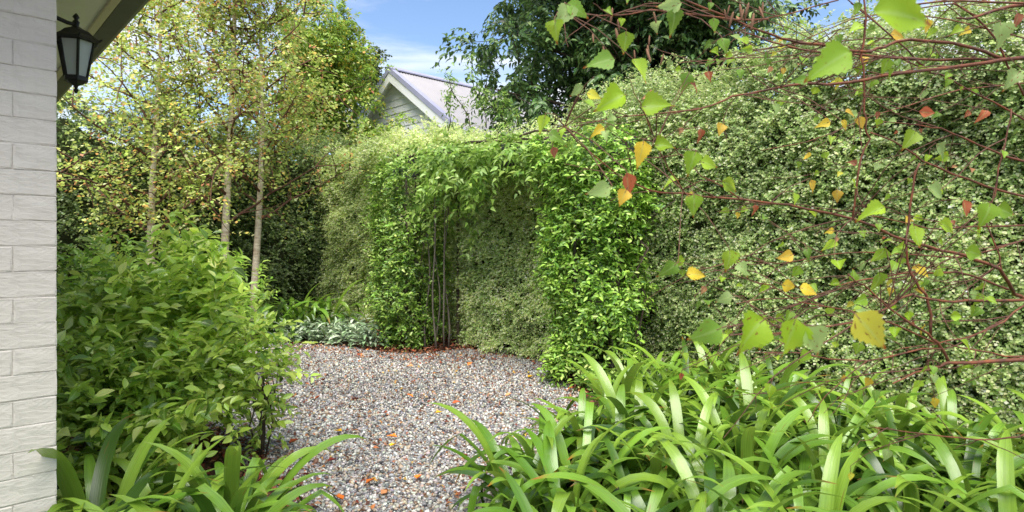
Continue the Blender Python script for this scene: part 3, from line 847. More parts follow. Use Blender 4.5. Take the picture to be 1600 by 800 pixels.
    for k in range(int(L/0.45)):
        s0 = (k+0.5)*0.45 + rng.uniform(-0.1, 0.1)
        if s0 > L-0.1: continue
        b = Vector(A0 + D*s0 - O*0.35)
        mb.tube([b, b+Vector(O)*0.06+Z*0.5, b+Vector(O)*rng.uniform(-.05,.1)+Vector(D)*rng.uniform(-.1,.1)+Z*1.3, b+Vector(O)*rng.uniform(-.1,.12)+Vector(D)*rng.uniform(-.15,.15)+Z*2.3], [0.03,0.025,0.018,0.008], 6)
    mb.build('stem', M['bark_dark'], root, smooth=True)
    return root

pit = [srgb(202,222,150), srgb(180,204,122), srgb(222,237,178), srgb(146,173,93), srgb(104,135,62)]
pw = [4, 4, 2.4, 2.6, 1.6]
LB = Vector((0.95, 6.5, 0))
NV = -V
# right hedge: from behind the right column towards and past the right edge of the picture
hedge('hedge', 'tall silvery pittosporum hedge filling the right side behind the birch twigs', LB + U*(-5.6), U, 5.9, NV, lambda s: 2.93 + 0.0*s, 1.1, pit, pw, 21000, 0.0225, 11, wleaf=0.9, bulge=0.11, hvar=0.13)
hedge('hedge', 'silvery pittosporum hedge seen through the arch between the two columns', LB + U*0.32 - V*0.12, U, 2.0, NV, 2.6, 1.0, [srgb(210,230,156), srgb(190,214,130), srgb(228,242,184), srgb(150,180,95)], [4,4,3,2], 15000, 0.0235, 21, wleaf=0.9, bulge=0.07)
hedge('hedge', 'pale feathery pittosporum hedge left of the left column', LB + U*2.6 + V*0.1, U, 4.9, NV, lambda s: 2.88 - 0.0*s, 1.1, [srgb(212,230,154), srgb(196,218,134), srgb(230,242,182), srgb(162,190,100)], [4,4,3,2], 14000, 0.027, 31, bulge=0.12, wleaf=0.9)
drk = [srgb(104,130,66), srgb(126,150,80), srgb(80,104,52), srgb(150,170,104), srgb(178,194,150)]
HD = Vector((-2.9, 12.1, 0))
hedge('hedge', 'dark green small-leaved hedge behind the three birches', HD, -V, 8.0, -U, lambda s: 3.25 - 0.0*s, 1.2, drk, [3,4,2,3,1.2], 7000, 0.036, 41, sprlen=0.16)

# ------------------------------------------------------------------ arch (pergola) with jasmine columns
F1 = Vector((-1.42, 8.0, 0)); F2 = Vector((0.70, 5.95, 0))
AD = (F1 - F2).normalized(); AO = Vector((-AD.y, AD.x, 0)); 
if AO.y > 0: AO = -AO
PG = thing('garden_arch', tuple((F1+F2)/2), 'dark timber garden arch smothered in climbers between the gravel and hedge', 'arch')
for f in (F1 + AD*-0.5 - AO*0.5, F1 + AD*-0.42 - AO*0.72, F2 + AD*0.42 - AO*0.05, F2 - AD*0.40 - AO*0.0, F2 + AD*0.42 - AO*0.72):
    mb = MB(); mb.box(f, AD, AO, Z, (-0.016, 0.016), (-0.016, 0.016), (0, 2.4)); mb.build('post', M['bark_dark'], PG, bevel=0.004)
for y in (-0.05, -0.72):
    mb = MB(); mb.box(F2 - AO*(-y) + Z*0, AD, AO, Z, (-0.55, (F1-F2).length+0.3), (-0.025, 0.025), (2.22, 2.36)); mb.build('beam', M['beam'], PG, bevel=0.005)
for k in range(7):
    mb = MB(); mb.box(F2 + AD*(0.1+k*0.42), AD, AO, Z, (-0.02, 0.02), (-0.95, 0.18), (2.362, 2.42)); mb.build('rafter', M['beam'], PG, bevel=0.004)

for q in range(5):
    mb = MB(); b = F1 + AD*(-0.42 - 0.05*q) - AO*(0.05 + 0.12*(q % 3))
    mb.tube([b + Z*(2.35*i/9) + AD*(0.03*math.sin(i*1.1+q*2)) + AO*(0.03*math.cos(i*0.9+q)) for i in range(10)], [0.013-0.0008*i for i in range(10)], 6)
    mb.build('climber_stem', M['wood_grey'], PG, smooth=True)
jas = [srgb(126,166,58), srgb(154,190,76), srgb(96,136,46), srgb(188,212,116), srgb(66,100,38)]
def column(Fc, wA, wO, Ht, label, seed, nsp, lw, leaf=0.055, nparts=280):
    root = thing('jasmine_column', tuple(Fc), label, 'climbing plant', 'jasmine columns of the arch')
    n1, n2 = Noise(0.8, seed=seed), Noise(2.2, seed=seed+1)
    a = rng.uniform(0, 6.283, nsp); z = rng.uniform(0.02, 1, nsp)*Ht
    rr = 1 + 0.22*n1(np.column_stack([np.cos(a)*0.5, np.sin(a)*0.5, z])) + 0.16*n2(np.column_stack([np.cos(a)*0.5, np.sin(a)*0.5, z])) - np.abs(rng.normal(0, 0.17, nsp))
    tpf = np.interp(z/Ht, [0, 0.06, 0.2, 0.5, 0.85, 1.0], lw)
    rr *= tpf
    # superellipse
    ca, sa = np.cos(a), np.sin(a)
    sx = np.sign(ca)*np.abs(ca)**0.7*wA; sy = np.sign(sa)*np.abs(sa)**0.7*wO
    P = np.array(Fc)[None] + np.outer(sx*rr, AD) + np.outer(sy*rr, AO) + np.outer(z, UP)
    OW = nrmz(np.outer(ca*wO, AD) + np.outer(sa*wA, AO))
    keep = rng.random(nsp) < np.clip(1 + 0.8*n2(P*1.2), 0.2, 1.5)/1.25
    P, OW = P[keep], OW[keep]
    sd = nrmz(OW*0.7 + UP*rng.normal(0.0, 0.4, len(P))[:, None] + rdir(len(P))*0.55)
    pos, d, nn, idx = sprays(P, sd, 0.16*rng.uniform(0.5, 1.5, len(P)), 7, leaf, hang=0.25)
    nn = nrmz(nn + OW[idx]*0.5)
    t = pal(jas, len(pos), 0.12, [4, 3.5, 3, 1.3, 1.5])*(1+0.13*rng.normal(size=len(P))[idx])[:, None]
    leafset(root, T_GLOSS, pos, d, nn, leaf*rng.uniform(0.65, 1.25, len(pos)), np.clip(t, 0.01, 0.8), M['gloss'], nparts)
    mb = MB()
    for k in range(9):
        b = Vector(Fc) + AD*rng.uniform(-wA*.7, wA*.7) + AO*rng.uniform(-wO*.7, wO*.4)
        pts = [b + AD*rng.uniform(-.1,.1)*i + AO*rng.uniform(-.05,.05)*i + Z*(Ht*0.9*i/5) for i in range(6)]
        mb.tube(pts, [0.014,0.012,0.010,0.009,0.007,0.004], 5)
    mb.build('stem', M['bark_dark'], root, smooth=True)
    # lattice the plant climbs on
    mb = MB()
    for k in (-0.5, 0, 0.5):
        mb.box(Fc, AD, AO, Z, (wA*k-0.009, wA*k+0.009), (-0.009, 0.009), (0, 2.2))
    for z_ in np.arange(0.2, 2.2, 0.3):
        mb.box(Fc, AD, AO, Z, (-wA*0.6, wA*0.6), (-0.026, -0.013), (z_, z_+0.024))
    mb.build('trellis', M['wood_grey'], root)
    return root
column(F1 - AD*0.05, 0.39, 0.32, 2.5, 'bushy star jasmine column left of the arch opening', 51, 3900, [0.7, 0.9, 0.95, 0.95, 1.1, 0.8])
column(F2 - AD*0.12, 0.45, 0.34, 2.45, 'bushy star jasmine column right of the arch, spilling on the gravel', 61, 4400, [1.1, 0.85, 0.85, 0.92, 1.0, 0.8])

# wisteria over the arch
def vine():
    c = (F1+F2)/2 + Z*2.4
    root = thing('wisteria_vine', tuple((F1+F2)/2), 'leafy wisteria sprawling over the top of the arch with drooping tendrils', 'climbing plant')
    n = 900
    Lx = (F1-F2).length
    s = rng.uniform(-0.3, Lx-0.55, n); y = rng.uniform(-1.05, 0.4, n)
    n2 = Noise(1.1, seed=77)
    z = 2.33 + 0.05*rng.normal(size=n) + 0.10*n2(np.column_stack([s, y, y*0])) + 0.06*np.exp(-((s-1.9)/0.9)**2) - 0.26*np.clip(y-0.2, 0, 1)*1.6 - 0.1*(s < 0.6)
    P = np.array(F2)[None] + np.outer(s, AD) + np.outer(y, AO) + np.outer(z, UP)
    sd = nrmz(rdir(n)*0.8 + np.array(AO)*0.5 + UP*0.05)
    # drooping front sprays
    m = 110
    s2 = rng.uniform(1.0, Lx-1.0, m); z2_ = 2.35 - np.abs(rng.normal(0, 0.2, m))*np.where((s2 > 1.2) & (s2 < 2.5), 1.5, 0.8)
    P2 = np.array(F2)[None] + np.outer(s2, AD) + np.outer(rng.uniform(0.0, 0.5, m), AO) + np.outer(z2_, UP)
    P = np.concatenate([P, P2]); sd = np.concatenate([sd, nrmz(rdir(m)*0.5 + np.array(AO)*0.6 - UP*0.5)])
    pos, d, nn, idx = sprays(P, sd, 0.22*rng.uniform(0.7, 1.3, len(P)), 9, 0.06, spread=1.2, hang=0.45)
    wc = [srgb(138,170,74), srgb(158,188,100), srgb(112,146,58), srgb(180,206,132), srgb(84,118,48)]
    t = pal(wc, len(pos), 0.1, [4,3.5,3,1.5,1.6])*(1+0.12*rng.normal(size=len(P))[idx])[:, None]
    leafset(root, T_WIST, pos, d, nn, 0.088*rng.uniform(0.7, 1.2, len(pos)), np.clip(t, 0.01, .8), M['fine'], 260)
    mb = MB()
    for k in range(8):
        y_ = rng.uniform(-0.9, 0.2)
        mb.tube([F2 + AD*(Lx*i/6) + AO*(y_+rng.uniform(-.1,.1)) + Z*(2.43+rng.uniform(-.03,.08)) for i in range(7)], 0.012, 5)
    # loose whips rising above the arch
    tips = []
    for (x, y, x2, y2) in ((700,205,702,138),(735,200,692,112),(760,200,730,92),(790,200,748,140),(810,195,775,150)):
        a_, b_ = at(x, y, 6.9), at(x2, y2, 6.7)
        pts = [a_.lerp(b_, i/6) + Vector((0.03*math.sin(i*1.4), 0, 0.05*math.sin(i/6*3.1))) for i in range(7)]
        mb.tube(pts, [0.006,0.006,0.005,0.005,0.004,0.003,0.002], 5); tips.append(pts)
    mb.build('stem', M['bark_dark'], root, smooth=True)
    W = np.array([tuple(p) for pts in tips for p in pts[1:] for _ in range(5)]) + rng.normal(0, 0.02, (150, 3))
    pos, d, nn, idx = sprays(W, nrmz(rdir(150)+UP*0.2), 0.1, 5, 0.05, hang=0.2)
    o = merge_leaves('whip_leaves', T_LANCE[0], pos, d, nn, 0.055*rng.uniform(.7,1.2,len(pos)), pal(wc, len(pos), 0.1), M['fine'], root, smooth=True)
vine()

# ------------------------------------------------------------------ trees
def grow(base, height, lean, trunk_r, nlimb, limb_len, z0, spread, seed, sub=5, twig=4, cone=0.0, up=0.5):
    """returns trunk pts/radii, list of branches (pts, radii), twig anchors"""
    r = np.random.default_rng(seed)
    b = np.array(base, float)
    tp_ = []; tr = []
    m = 10
    for i in range(m+1):
        t = i/m
        tp_.append(b + UP*height*t + np.array([lean[0]*t + 0.05*math.sin(t*5+seed), lean[1]*t + 0.05*math.cos(t*4+seed), 0])); tr.append(trunk_r*(1-t)**0.8 + 0.006)
    br = []; anchors = []; adir = []
    for k in range(nlimb):
        t = z0 + (1-z0)*((k+0.5)/nlimb)**0.9
        i = min(m-1, int(t*m)); p = tp_[i] + (tp_[i+1]-tp_[i])*(t*m-i)
        az_ = k*2.4 + r.uniform(-0.5, 0.5)
        ll = limb_len*(1 - cone*(t-z0)/(1-z0))*r.uniform(0.75, 1.15)
        d = np.array([math.cos(az_)*spread, math.sin(az_)*spread, up + r.uniform(-0.1, 0.3)]); d /= np.linalg.norm(d)
        pts = [p]; cur = d.copy()
        for q in range(6):
            cur = cur + r.normal(0, 0.14, 3) + np.array([0, 0, 0.03]); cur /= np.linalg.norm(cur)
            pts.append(pts[-1] + cur*ll/6)
        rad = [trunk_r*0.38*(1-q/6.5)*(1-0.5*t) + 0.004 for q in range(7)]
        br.append((pts, rad))
        for q in range(sub):
            j_ = 1 + int(r.integers(0, 6)); o = pts[j_]
            d2 = cur*0.5 + r.normal(0, 0.7, 3); d2 /= np.linalg.norm(d2)
            l2 = ll*0.45*r.uniform(0.6, 1.2); p2 = [o]; c2 = d2
            for w_ in range(4):
                c2 = c2 + r.normal(0, 0.2, 3); c2 /= np.linalg.norm(c2); p2.append(p2[-1] + c2*l2/4)
            br.append((p2, [0.010, 0.008, 0.006, 0.004, 0.002]))
            for w_ in range(1, 5):
                for z_ in range(twig):
                    anchors.append(p2[w_] + r.normal(0, 0.09, 3)); adir.append(c2*0.5 + r.normal(0, 0.6, 3))
        for w_ in range(2, 7):
            for z_ in range(twig):
                anchors.append(pts[w_] + r.normal(0, 0.1, 3)); adir.append(cur*0.4 + r.normal(0, 0.6, 3))
    return tp_, tr, br, np.array(anchors), nrmz(np.array(adir))

def tree(name, label, group, base, height, lean, trunk_r, nlimb, limb_len, z0, spread, seed, cols, w, leaf, per, tmpl, mat, bark, twigmat, sub=5, twig=4, cone=0.0, up=0.5, hang=0.3, sprl=0.22, cat='tree', clip=None, trc=12, extra=None):
    tp_, tr, br, an, ad = grow(base, height, lean, trunk_r, nlimb, limb_len, z0, spread, seed, sub, twig, cone, up)
    root = thing(name, tuple(base), label, cat, group)
    mb = MB(); mb.tube(tp_, tr, trc); mb.build('trunk', bark, root, smooth=True)
    mb = MB()
    for pts, rad in br: mb.tube(pts, rad, 5, cap=False)
    mb.build('branches', twigmat, root, smooth=True)
    if extra is not None:
        an = np.concatenate([an, extra[0]]); ad = np.concatenate([ad, extra[1]])
    if clip is not None:
        kp = clip(an); an, ad = an[kp], ad[kp]
    pos, d, nn, idx = sprays(an, ad, sprl*rng.uniform(0.6, 1.4, len(an)), per, leaf, hang=hang)
    t = pal(cols, len(pos), 0.15, w)*(1+0.12*rng.normal(size=len(an))[idx])[:, None]
    merge_leaves('crown', tmpl, pos, d, nn, leaf*rng.uniform(0.65, 1.25, len(pos)), np.clip(t, 0.01, .85), mat, root)
    print(name, len(pos), 'leaves')
    return root

bc = [srgb(164,186,92), srgb(190,204,116), srgb(140,162,74), srgb(220,200,102), srgb(218,166,96), srgb(190,138,100), srgb(210,216,160)]
BD = t_diamond(0.8, 0.12, 0.4)
def bpos(px, d): p = at(px, 600, d); return Vector((p.x, p.y, 0))
tree('birch_tree', 'leftmost yellowing birch, close beside the lantern and brick wall', 'young birches in front of the dark hedge', bpos(243, 8.3), 4.9, (-0.06, 0.1), 0.055, 24, 1.75, 0.24, 1.0, 3, bc, [4,4,3.5,1.0,0.35,0.4,1.7], 0.052, 5, BD, M['birchfar'], M['bark_birch'], M['twig'], sub=7, twig=3, cone=0.72, up=0.45)
tree('birch_tree', 'middle yellowing birch, tallest of the three pale trunks', 'young birches in front of the dark hedge', bpos(355, 8.5), 6.2, (0.0, 0.1), 0.058, 28, 1.6, 0.24, 1.0, 4, bc, [4,4,3.5,1.1,0.5,0.8,1.4], 0.052, 5, BD, M['birchfar'], M['bark_birch'], M['twig'], sub=7, twig=3, cone=0.55, up=0.5)
tree('birch_tree', 'rightmost birch with a thin pale trunk right of the middle one', 'young birches in front of the dark hedge', bpos(398, 8.7), 5.6, (0.04, 0.1), 0.05, 24, 1.5, 0.28, 1.0, 5, bc, [4.5,4,3.5,1.0,0.5,0.7,1.2], 0.052, 5, BD, M['birchfar'], M['bark_birch'], M['twig'], sub=7, twig=3, cone=0.5, up=0.5)
gc = [srgb(134,168,58), srgb(160,190,76), srgb(106,140,48), srgb(206,190,70), srgb(185,208,112)]
tree('box_elder_tree', 'greener broad tree rising between the birches and the white gable', None, bpos(500, 13.6), 5.9, (0.0, 0.0), 0.09, 26, 1.8, 0.42, 1.0, 8, gc, [4,4,3,1.3,1.2], 0.105, 8, T_WIST[0], M['fine'], M['bark_dark'], M['twig'], sub=7, twig=5, cone=0.45, up=0.45, sprl=0.3)
dk = [srgb(78,110,56), srgb(98,132,70), srgb(58,86,46), srgb(130,160,96), srgb(44,68,38)]
tree('evergreen_tree', 'tall dark evergreen tree with drooping glossy leaves behind the hedge', None, bpos(1000, 10.4), 8.4, (0, 0), 0.16, 56, 2.6, 0.30, 1.0, 9, dk, [4,3.5,3,1.6,2], 0.125, 9, T_GLOSS[1], M['gloss'], M['bark_dark'], M['bark_dark'], sub=9, twig=6, cone=0.25, up=0.35, hang=0.6, sprl=0.32, cat='tree')
tree('garden_tree', 'distant grey-green tree top just left of the gable peak', None, bpos(572, 20.0), 7.2, (0, 0), 0.12, 14, 1.7, 0.45, 1.0, 14, [srgb(86,104,60), srgb(110,126,76), srgb(66,84,48)], None, 0.12, 7, BD, M['fine'], M['bark_dark'], M['bark_dark'], sub=5, twig=3, cone=0.6, up=0.5, sprl=0.35)

# ------------------------------------------------------------------ shrubs
def shrub(name, label, c, rad, zc, cols, w, leaf, nan, per, nparts, seed, tmpls, mat, nst=9, cat='shrub', shell=0.55, stem_r=0.014, upb=0.35, sprl=0.2, group=None, hang=0.25, zmin=0.1):
    root = thing(name, (c[0], c[1], 0), label, cat, group)
    n1, n2 = Noise(0.8, seed=seed), Noise(1.9, seed=seed+1)
    dr = rdir(nan)
    lump = 1 + 0.16*n1(dr*0.9) + 0.12*n2(dr*0.9)
    rr = (shell + (1-shell)*rng.random(nan))*lump
    P = np.array([c[0], c[1], zc]) + dr*rr[:, None]*np.array(rad)
    kp = (P[:, 2] > zmin) & (rng.random(nan) < np.clip(1.0+0.8*n2(P*0.9), 0.15, 1.5)/1.2)
    P, dr = P[kp], dr[kp]
    sd = nrmz(dr*0.8 + UP*upb + rdir(len(P))*0.45)
    pos, d, nn, idx = sprays(P, sd, sprl*rng.uniform(0.6, 1.4, len(P)), per, leaf, hang=hang)
    t = pal(cols, len(pos), 0.11, w)*(1+0.1*rng.normal(size=len(P))[idx])[:, None]
    leafset(root, tmpls, pos, d, nn, leaf*rng.uniform(0.6, 1.2, len(pos)), np.clip(t, 0.01, .8), mat, nparts)
    for k in range(nst):
        mb = MB()
        a = rng.uniform(0, 6.28); b = Vector((c[0]+0.12*math.cos(a)*rad[0], c[1]+0.12*math.sin(a)*rad[1], 0))
        e = Vector(P[rng.integers(len(P))]); e.z = max(e.z, zc*0.9)
        e = b.lerp(e, 0.85); m1 = b.lerp(e, 0.35) + Vector((rng.uniform(-.06,.06), rng.uniform(-.06,.06), 0.06)); m2 = b.lerp(e, 0.7) + Vector((rng.uniform(-.06,.06), rng.uniform(-.06,.06), 0.03))
        mb.tube([b, m1, m2, e], [stem_r, stem_r*0.8, stem_r*0.55, stem_r*0.25], 6)
        for q in range(3):
            o = m1.lerp(m2, rng.random()); f = Vector(P[rng.integers(len(P))]); f = o.lerp(f, 0.5)
            mb.tube([o, o.lerp(f, 0.5)+Z*0.03, f], [stem_r*0.5, stem_r*0.35, 0.002], 5)
        mb.build('stem', M['bark_dark'], root, smooth=True)
    return root
sc_ = [srgb(161,190,76), srgb(186,208,98), srgb(135,166,60), srgb(206,223,136), srgb(96,130,47)]
shrub('laurel_shrub', 'large glossy leafy shrub against the brick wall at lower left', (-2.14, 3.75), (0.55, 0.60, 0.54), 0.76, sc_, [4,4,3,1.4,1.8], 0.085, 1200, 8, 300, 101, T_SHRUB, M['shrub'], nst=12, stem_r=0.016, shell=0.35)
shrub('laurel_shrub', 'darker leafy shrub squeezed behind the brick corner left of the big one', (-3.25, 5.0), (0.7, 0.75, 0.62), 0.74, [srgb(112,152,48), srgb(140,178,62), srgb(84,122,40), srgb(160,192,90)], [3,3,2,1], 0.075, 650, 8, 200, 111, T_SHRUB, M['shrub'], shell=0.35)
shrub('laurel_shrub', 'light green shrub tips showing over the big shrub near the birches', (-3.05, 6.1), (0.56, 0.6, 0.52), 0.66, [srgb(140,178,60), srgb(166,198,82), srgb(112,152,48)], [3,3,2], 0.09, 480, 8, 200, 121, [T_LANCE[0]], M['shrub'], shell=0.35, upb=0.8)
shrub('weeping_shrub', 'thin fine-leaved shrub hanging over the gravel right of the big shrub', (-1.60, 3.9), (0.17, 0.2, 0.5), 0.52, sc_, [4,4,3,1,2], 0.055, 150, 8, 200, 131, T_GLOSS, M['shrub'], nst=6, shell=0.3, hang=0.6, stem_r=0.007, zmin=0.05, sprl=0.12)

shrub('laurel_shrub', 'low dense leafy shrub in the angle between brick corner and strappy leaves', (-2.02, 3.0), (0.36, 0.38, 0.44), 0.46, sc_, [4,4,4,1,3], 0.08, 520, 8, 220, 141, T_SHRUB, M['shrub'], nst=7, shell=0.3, zmin=0.03)

# ------------------------------------------------------------------ silver ground cover: clumps of woolly leaves
slv = [srgb(150,170,138), srgb(172,188,160), srgb(126,150,110), srgb(190,202,178)]
where = ['at the gravel edge nearest the strappy plants, leftmost of the row', 'second from the left along the gravel edge', 'in the middle of the pale patch', 'second from the right along the gravel edge', 'touching the foot of the left jasmine column', 'at the back of the patch against the hedge, left', 'at the back of the patch against the hedge, right']
for k, (px, py) in enumerate(((452,536),(485,536),(516,538),(547,541),(577,545),(500,522),(545,526))):
    c = ground(px, py); c.y += 0.12
    root = thing('woolly_plant', (c.x, c.y, 0), 'silver woolly-leaved clump ' + where[k], 'ground cover plant', 'silver ground cover clumps')
    n = 190
    a = rng.uniform(0, 6.28, n); r_ = 0.24*np.sqrt(rng.random(n)); h = rng.uniform(0.02, 0.30, n)*(1-(r_/0.34)**2)
    pos = np.column_stack([c.x+r_*np.cos(a)*1.1, c.y+r_*np.sin(a), h])
    d = nrmz(np.column_stack([np.cos(a)*0.8, np.sin(a)*0.8-0.15, rng.uniform(0.1, 1.1, n)]) + rdir(n)*0.4)
    leafset(root, T_SILVER, pos, d, nrmz(UP+rdir(n)*0.3), 0.12*rng.uniform(0.7, 1.2, n), pal(slv, n, 0.08), M['silver'], 90)
    mb = MB()
    for q in range(8):
        e = Vector(pos[q]); mb.tube([Vector((c.x, c.y, 0)), Vector((c.x, c.y, 0)).lerp(e, 0.6)+Z*0.03, e], 0.005, 4)
    mb.build('stem', M['bark_dark'], root)

# ------------------------------------------------------------------ strappy agapanthus
def strap_mesh(seed, tint, wide=1.0):
    r = random.Random(seed)
    L = r.uniform(0.58, 0.9); w0 = r.uniform(0.040, 0.064)*wide
    th0 = R(r.uniform(55, 86)); bend = R(r.uniform(70, 175)); sharp = r.choice([1.3, 1.7, 2.3])
    kink = r.uniform(0.45, 0.75) if r.random() < 0.25 else None
    n = 13; x = z = 0.0; sway = r.uniform(-0.10, 0.10); tw = r.uniform(-0.7, 0.7)
    v = []; f = []; lc = []
    for i in range(n+1):
        t = i/n
        th = th0 - bend*t**sharp
        if kink and t > kink: th -= R(60)
        if i: x += math.cos(th)*L/n; z += math.sin(th)*L/n
        y = sway*t*t
        w = w0*min(1.0, 0.62+1.3*t)*(1.0 if t < 0.68 else max(0.0, 1-((t-0.68)/0.32)**1.8))
        if i == n: w = 0.0015
        fold = 0.28*(1-t*0.65)
        nx, nz_ = -math.sin(th), math.cos(th)
        tt = tw*t
        for s_ in (-1, 0, 1):
            e = s_*w/2; up_ = fold*w/2*abs(s_)*1.3 + e*math.sin(tt)*0.6
            v.append((x + nx*up_, y + e*math.cos(tt*0.6), z + nz_*up_)); lc.append((s_, t, seed*3.7))
    for i in range(n):
        a = i*3
        f += [(a,a+1,a+4,a+3),(a+1,a+2,a+5,a+4)]
    v = np.array(v)
    T = np.tile(np.array(tint), (len(v), 1)); tv_ = np.array([q[1] for q in lc])
    return mesh_np('leaf', v, np.array(f), {'tint': T, 'lc': np.array(lc)}, M['strap'], True)
OLD = {3, 19, 27, 38}
ag = [srgb(88,126,36), srgb(102,142,44), srgb(72,106,31), srgb(116,154,54), srgb(58,90,28), srgb(128,160,56)]
STR = [strap_mesh(k, ag[k % len(ag)] if k % 7 else ag[3]) for k in range(40)]
for k in OLD:
    STR[k].materials.clear(); STR[k].materials.append(M['strap_old'])
STRW = [strap_mesh(100+k, ag[k % len(ag)], 1.12) for k in range(18)]
def agapanthus(x, y, s, nl, label, group, pool=STR, tilt=None, z=0.0):
    root = thing('agapanthus', (x, y, z), label, 'agapanthus', group)
    a0 = rng.uniform(0, 6.28)
    for k in range(nl):
        a = a0 + k*2.39996 + rng.uniform(-0.3, 0.3)
        o = bpy.data.objects.new('leaf', pool[int(rng.integers(len(pool)))])
        rr = rng.uniform(0.01, 0.10)*s
        inner = k/nl
        o.location = (rr*math.cos(a), rr*math.sin(a), rng.uniform(-0.02, 0.04))
        o.rotation_euler = (rng.uniform(-0.15, 0.15), -rng.uniform(-0.15, 0.25)*inner, a)
        q = s*rng.uniform(0.78, 1.12)
        o.scale = (q, q, q)
        o.parent = root; C.objects.link(o)
    return root
spots = []
gx = 0.36
poly = np.array([(0.12,2.0),(0.02,2.6),(0.0,3.1),(0.25,3.7),(0.50,4.2),(0.78,4.75),(1.25,5.25),(1.75,4.95),(2.35,4.3),(3.0,3.6),(3.7,3.0),(3.3,2.2),(2.6,1.75),(1.5,1.6),(0.7,1.7)])
for iy in range(12):
    for ix in range(12):
        q = np.array([[0.0 + ix*gx + (iy % 2)*gx*0.5 + rng.uniform(-.07,.07), 1.6 + iy*gx*0.87 + rng.uniform(-.07,.07)]])
        if inpoly(q, poly)[0] and q[0, 0] < q[0, 1]*0.98 + 0.15: spots.append((q[0, 0], q[0, 1], iy))
ORD = ['first','second','third','fourth','fifth','sixth','seventh','eighth','ninth','tenth','eleventh','twelfth','thirteenth']
rows = sorted(set(q[2] for q in spots))
for rn, iy in enumerate(rows):
    row = sorted(q for q in spots if q[2] == iy)
    rname = 'front row along the picture bottom' if rn == 0 else ('rearmost row against the hedge' if iy == rows[-1] else ORD[rn] + ' row from the front')
    for cn, (x, y, _) in enumerate(row):
        px = 800 + x/y*FPX
        if len(row) == 1: lab = 'strappy agapanthus standing alone in the ' + rname
        elif cn == 0: lab = 'strappy agapanthus at the gravel end of the ' + rname
        elif cn == len(row)-1: lab = 'strappy agapanthus at the hedge end of the ' + rname
        else: lab = 'strappy agapanthus, ' + ORD[cn] + ' from the gravel in the ' + rname
        agapanthus(x, y, rng.uniform(0.80, 0.95)*(0.9 if px > 1400 else 1), 35, lab, 'agapanthus clumps in the right bed')
lsp = [(-1.58,1.98),(-1.40,1.80),(-1.10,2.36),(-0.98,1.95),(-1.28,1.58),(-1.1,1.5),(-1.24,2.05),(-1.46,1.92),(-1.66,1.68),(-1.08,1.72),(-1.45,2.5),(-1.2,2.58),(-1.4,1.5),(-1.08,2.14),(-1.62,2.4),(-1.3,2.32),(-1.5,2.18)]
lab_l = ['hard against the painted brick pier, tallest leaves','in front of the painted brick pier, lower on the picture','furthest right at lower left, its leaves lying over the gravel','low at the gravel edge, second from the right at lower left','nearest the bottom left corner in front of the painted bricks','at the very bottom, second from the bottom left corner','in the middle of the lower left clump row','in front of the brick wall foot','tucked in the bottom left corner before the wall','at the bottom edge beside the gravel, lower left','just below the stems of the big shrub','right end of the lower left row, arching over gravel','lowest on the left at the picture bottom','beside the gravel in the lower left row','between the brick corner and the big shrub','behind the front strappy leaves at lower left','against the brick corner itself']
for (x, y), lb in zip(lsp, lab_l):
    agapanthus(x, y, 1.0 if x < -1.45 else rng.uniform(0.78, 0.88), 42, 'agapanthus clump ' + lb, 'agapanthus clumps at lower left', STR)
for (x, y), lb in zip([(-3.0, 8.8), (-3.35, 8.5), (-2.75, 9.1), (-3.3,9.2)], ['in front of the pale hedge behind the silver plants','left of its neighbour beyond the silver plants','deepest in the corner beyond the silver plants','between the pale and dark hedges']):
    agapanthus(x, y, 1.2, 30, 'light green strappy agapanthus ' + lb, 'agapanthus clumps at the back of the gravel')

# ------------------------------------------------------------------ lawn scrap at right edge
def lawn():
    n = 9000
    g = np.column_stack([rng.uniform(2.9, 4.6, n), rng.uniform(3.0, 4.6, n)])
    g = g[(g[:, 1] + (g[:, 0]-0.95)*0.9 < 6.05)]
    n = len(g)
    pos = np.column_stack([g, np.zeros(n)])
    o = merge_leaves('grass', t_diamond(0.12, 0.02, 0.3), pos, nrmz(UP*1.0+rdir(n)*0.5), rdir(n), rng.uniform(0.03, 0.07, n), pal([srgb(120,150,60), srgb(150,170,90), srgb(90,120,45)], n, 0.15), M['fine'])
    tag(o, 'short pale green grass showing at the right edge below the hedge', 'grass', kind='stuff')
lawn()

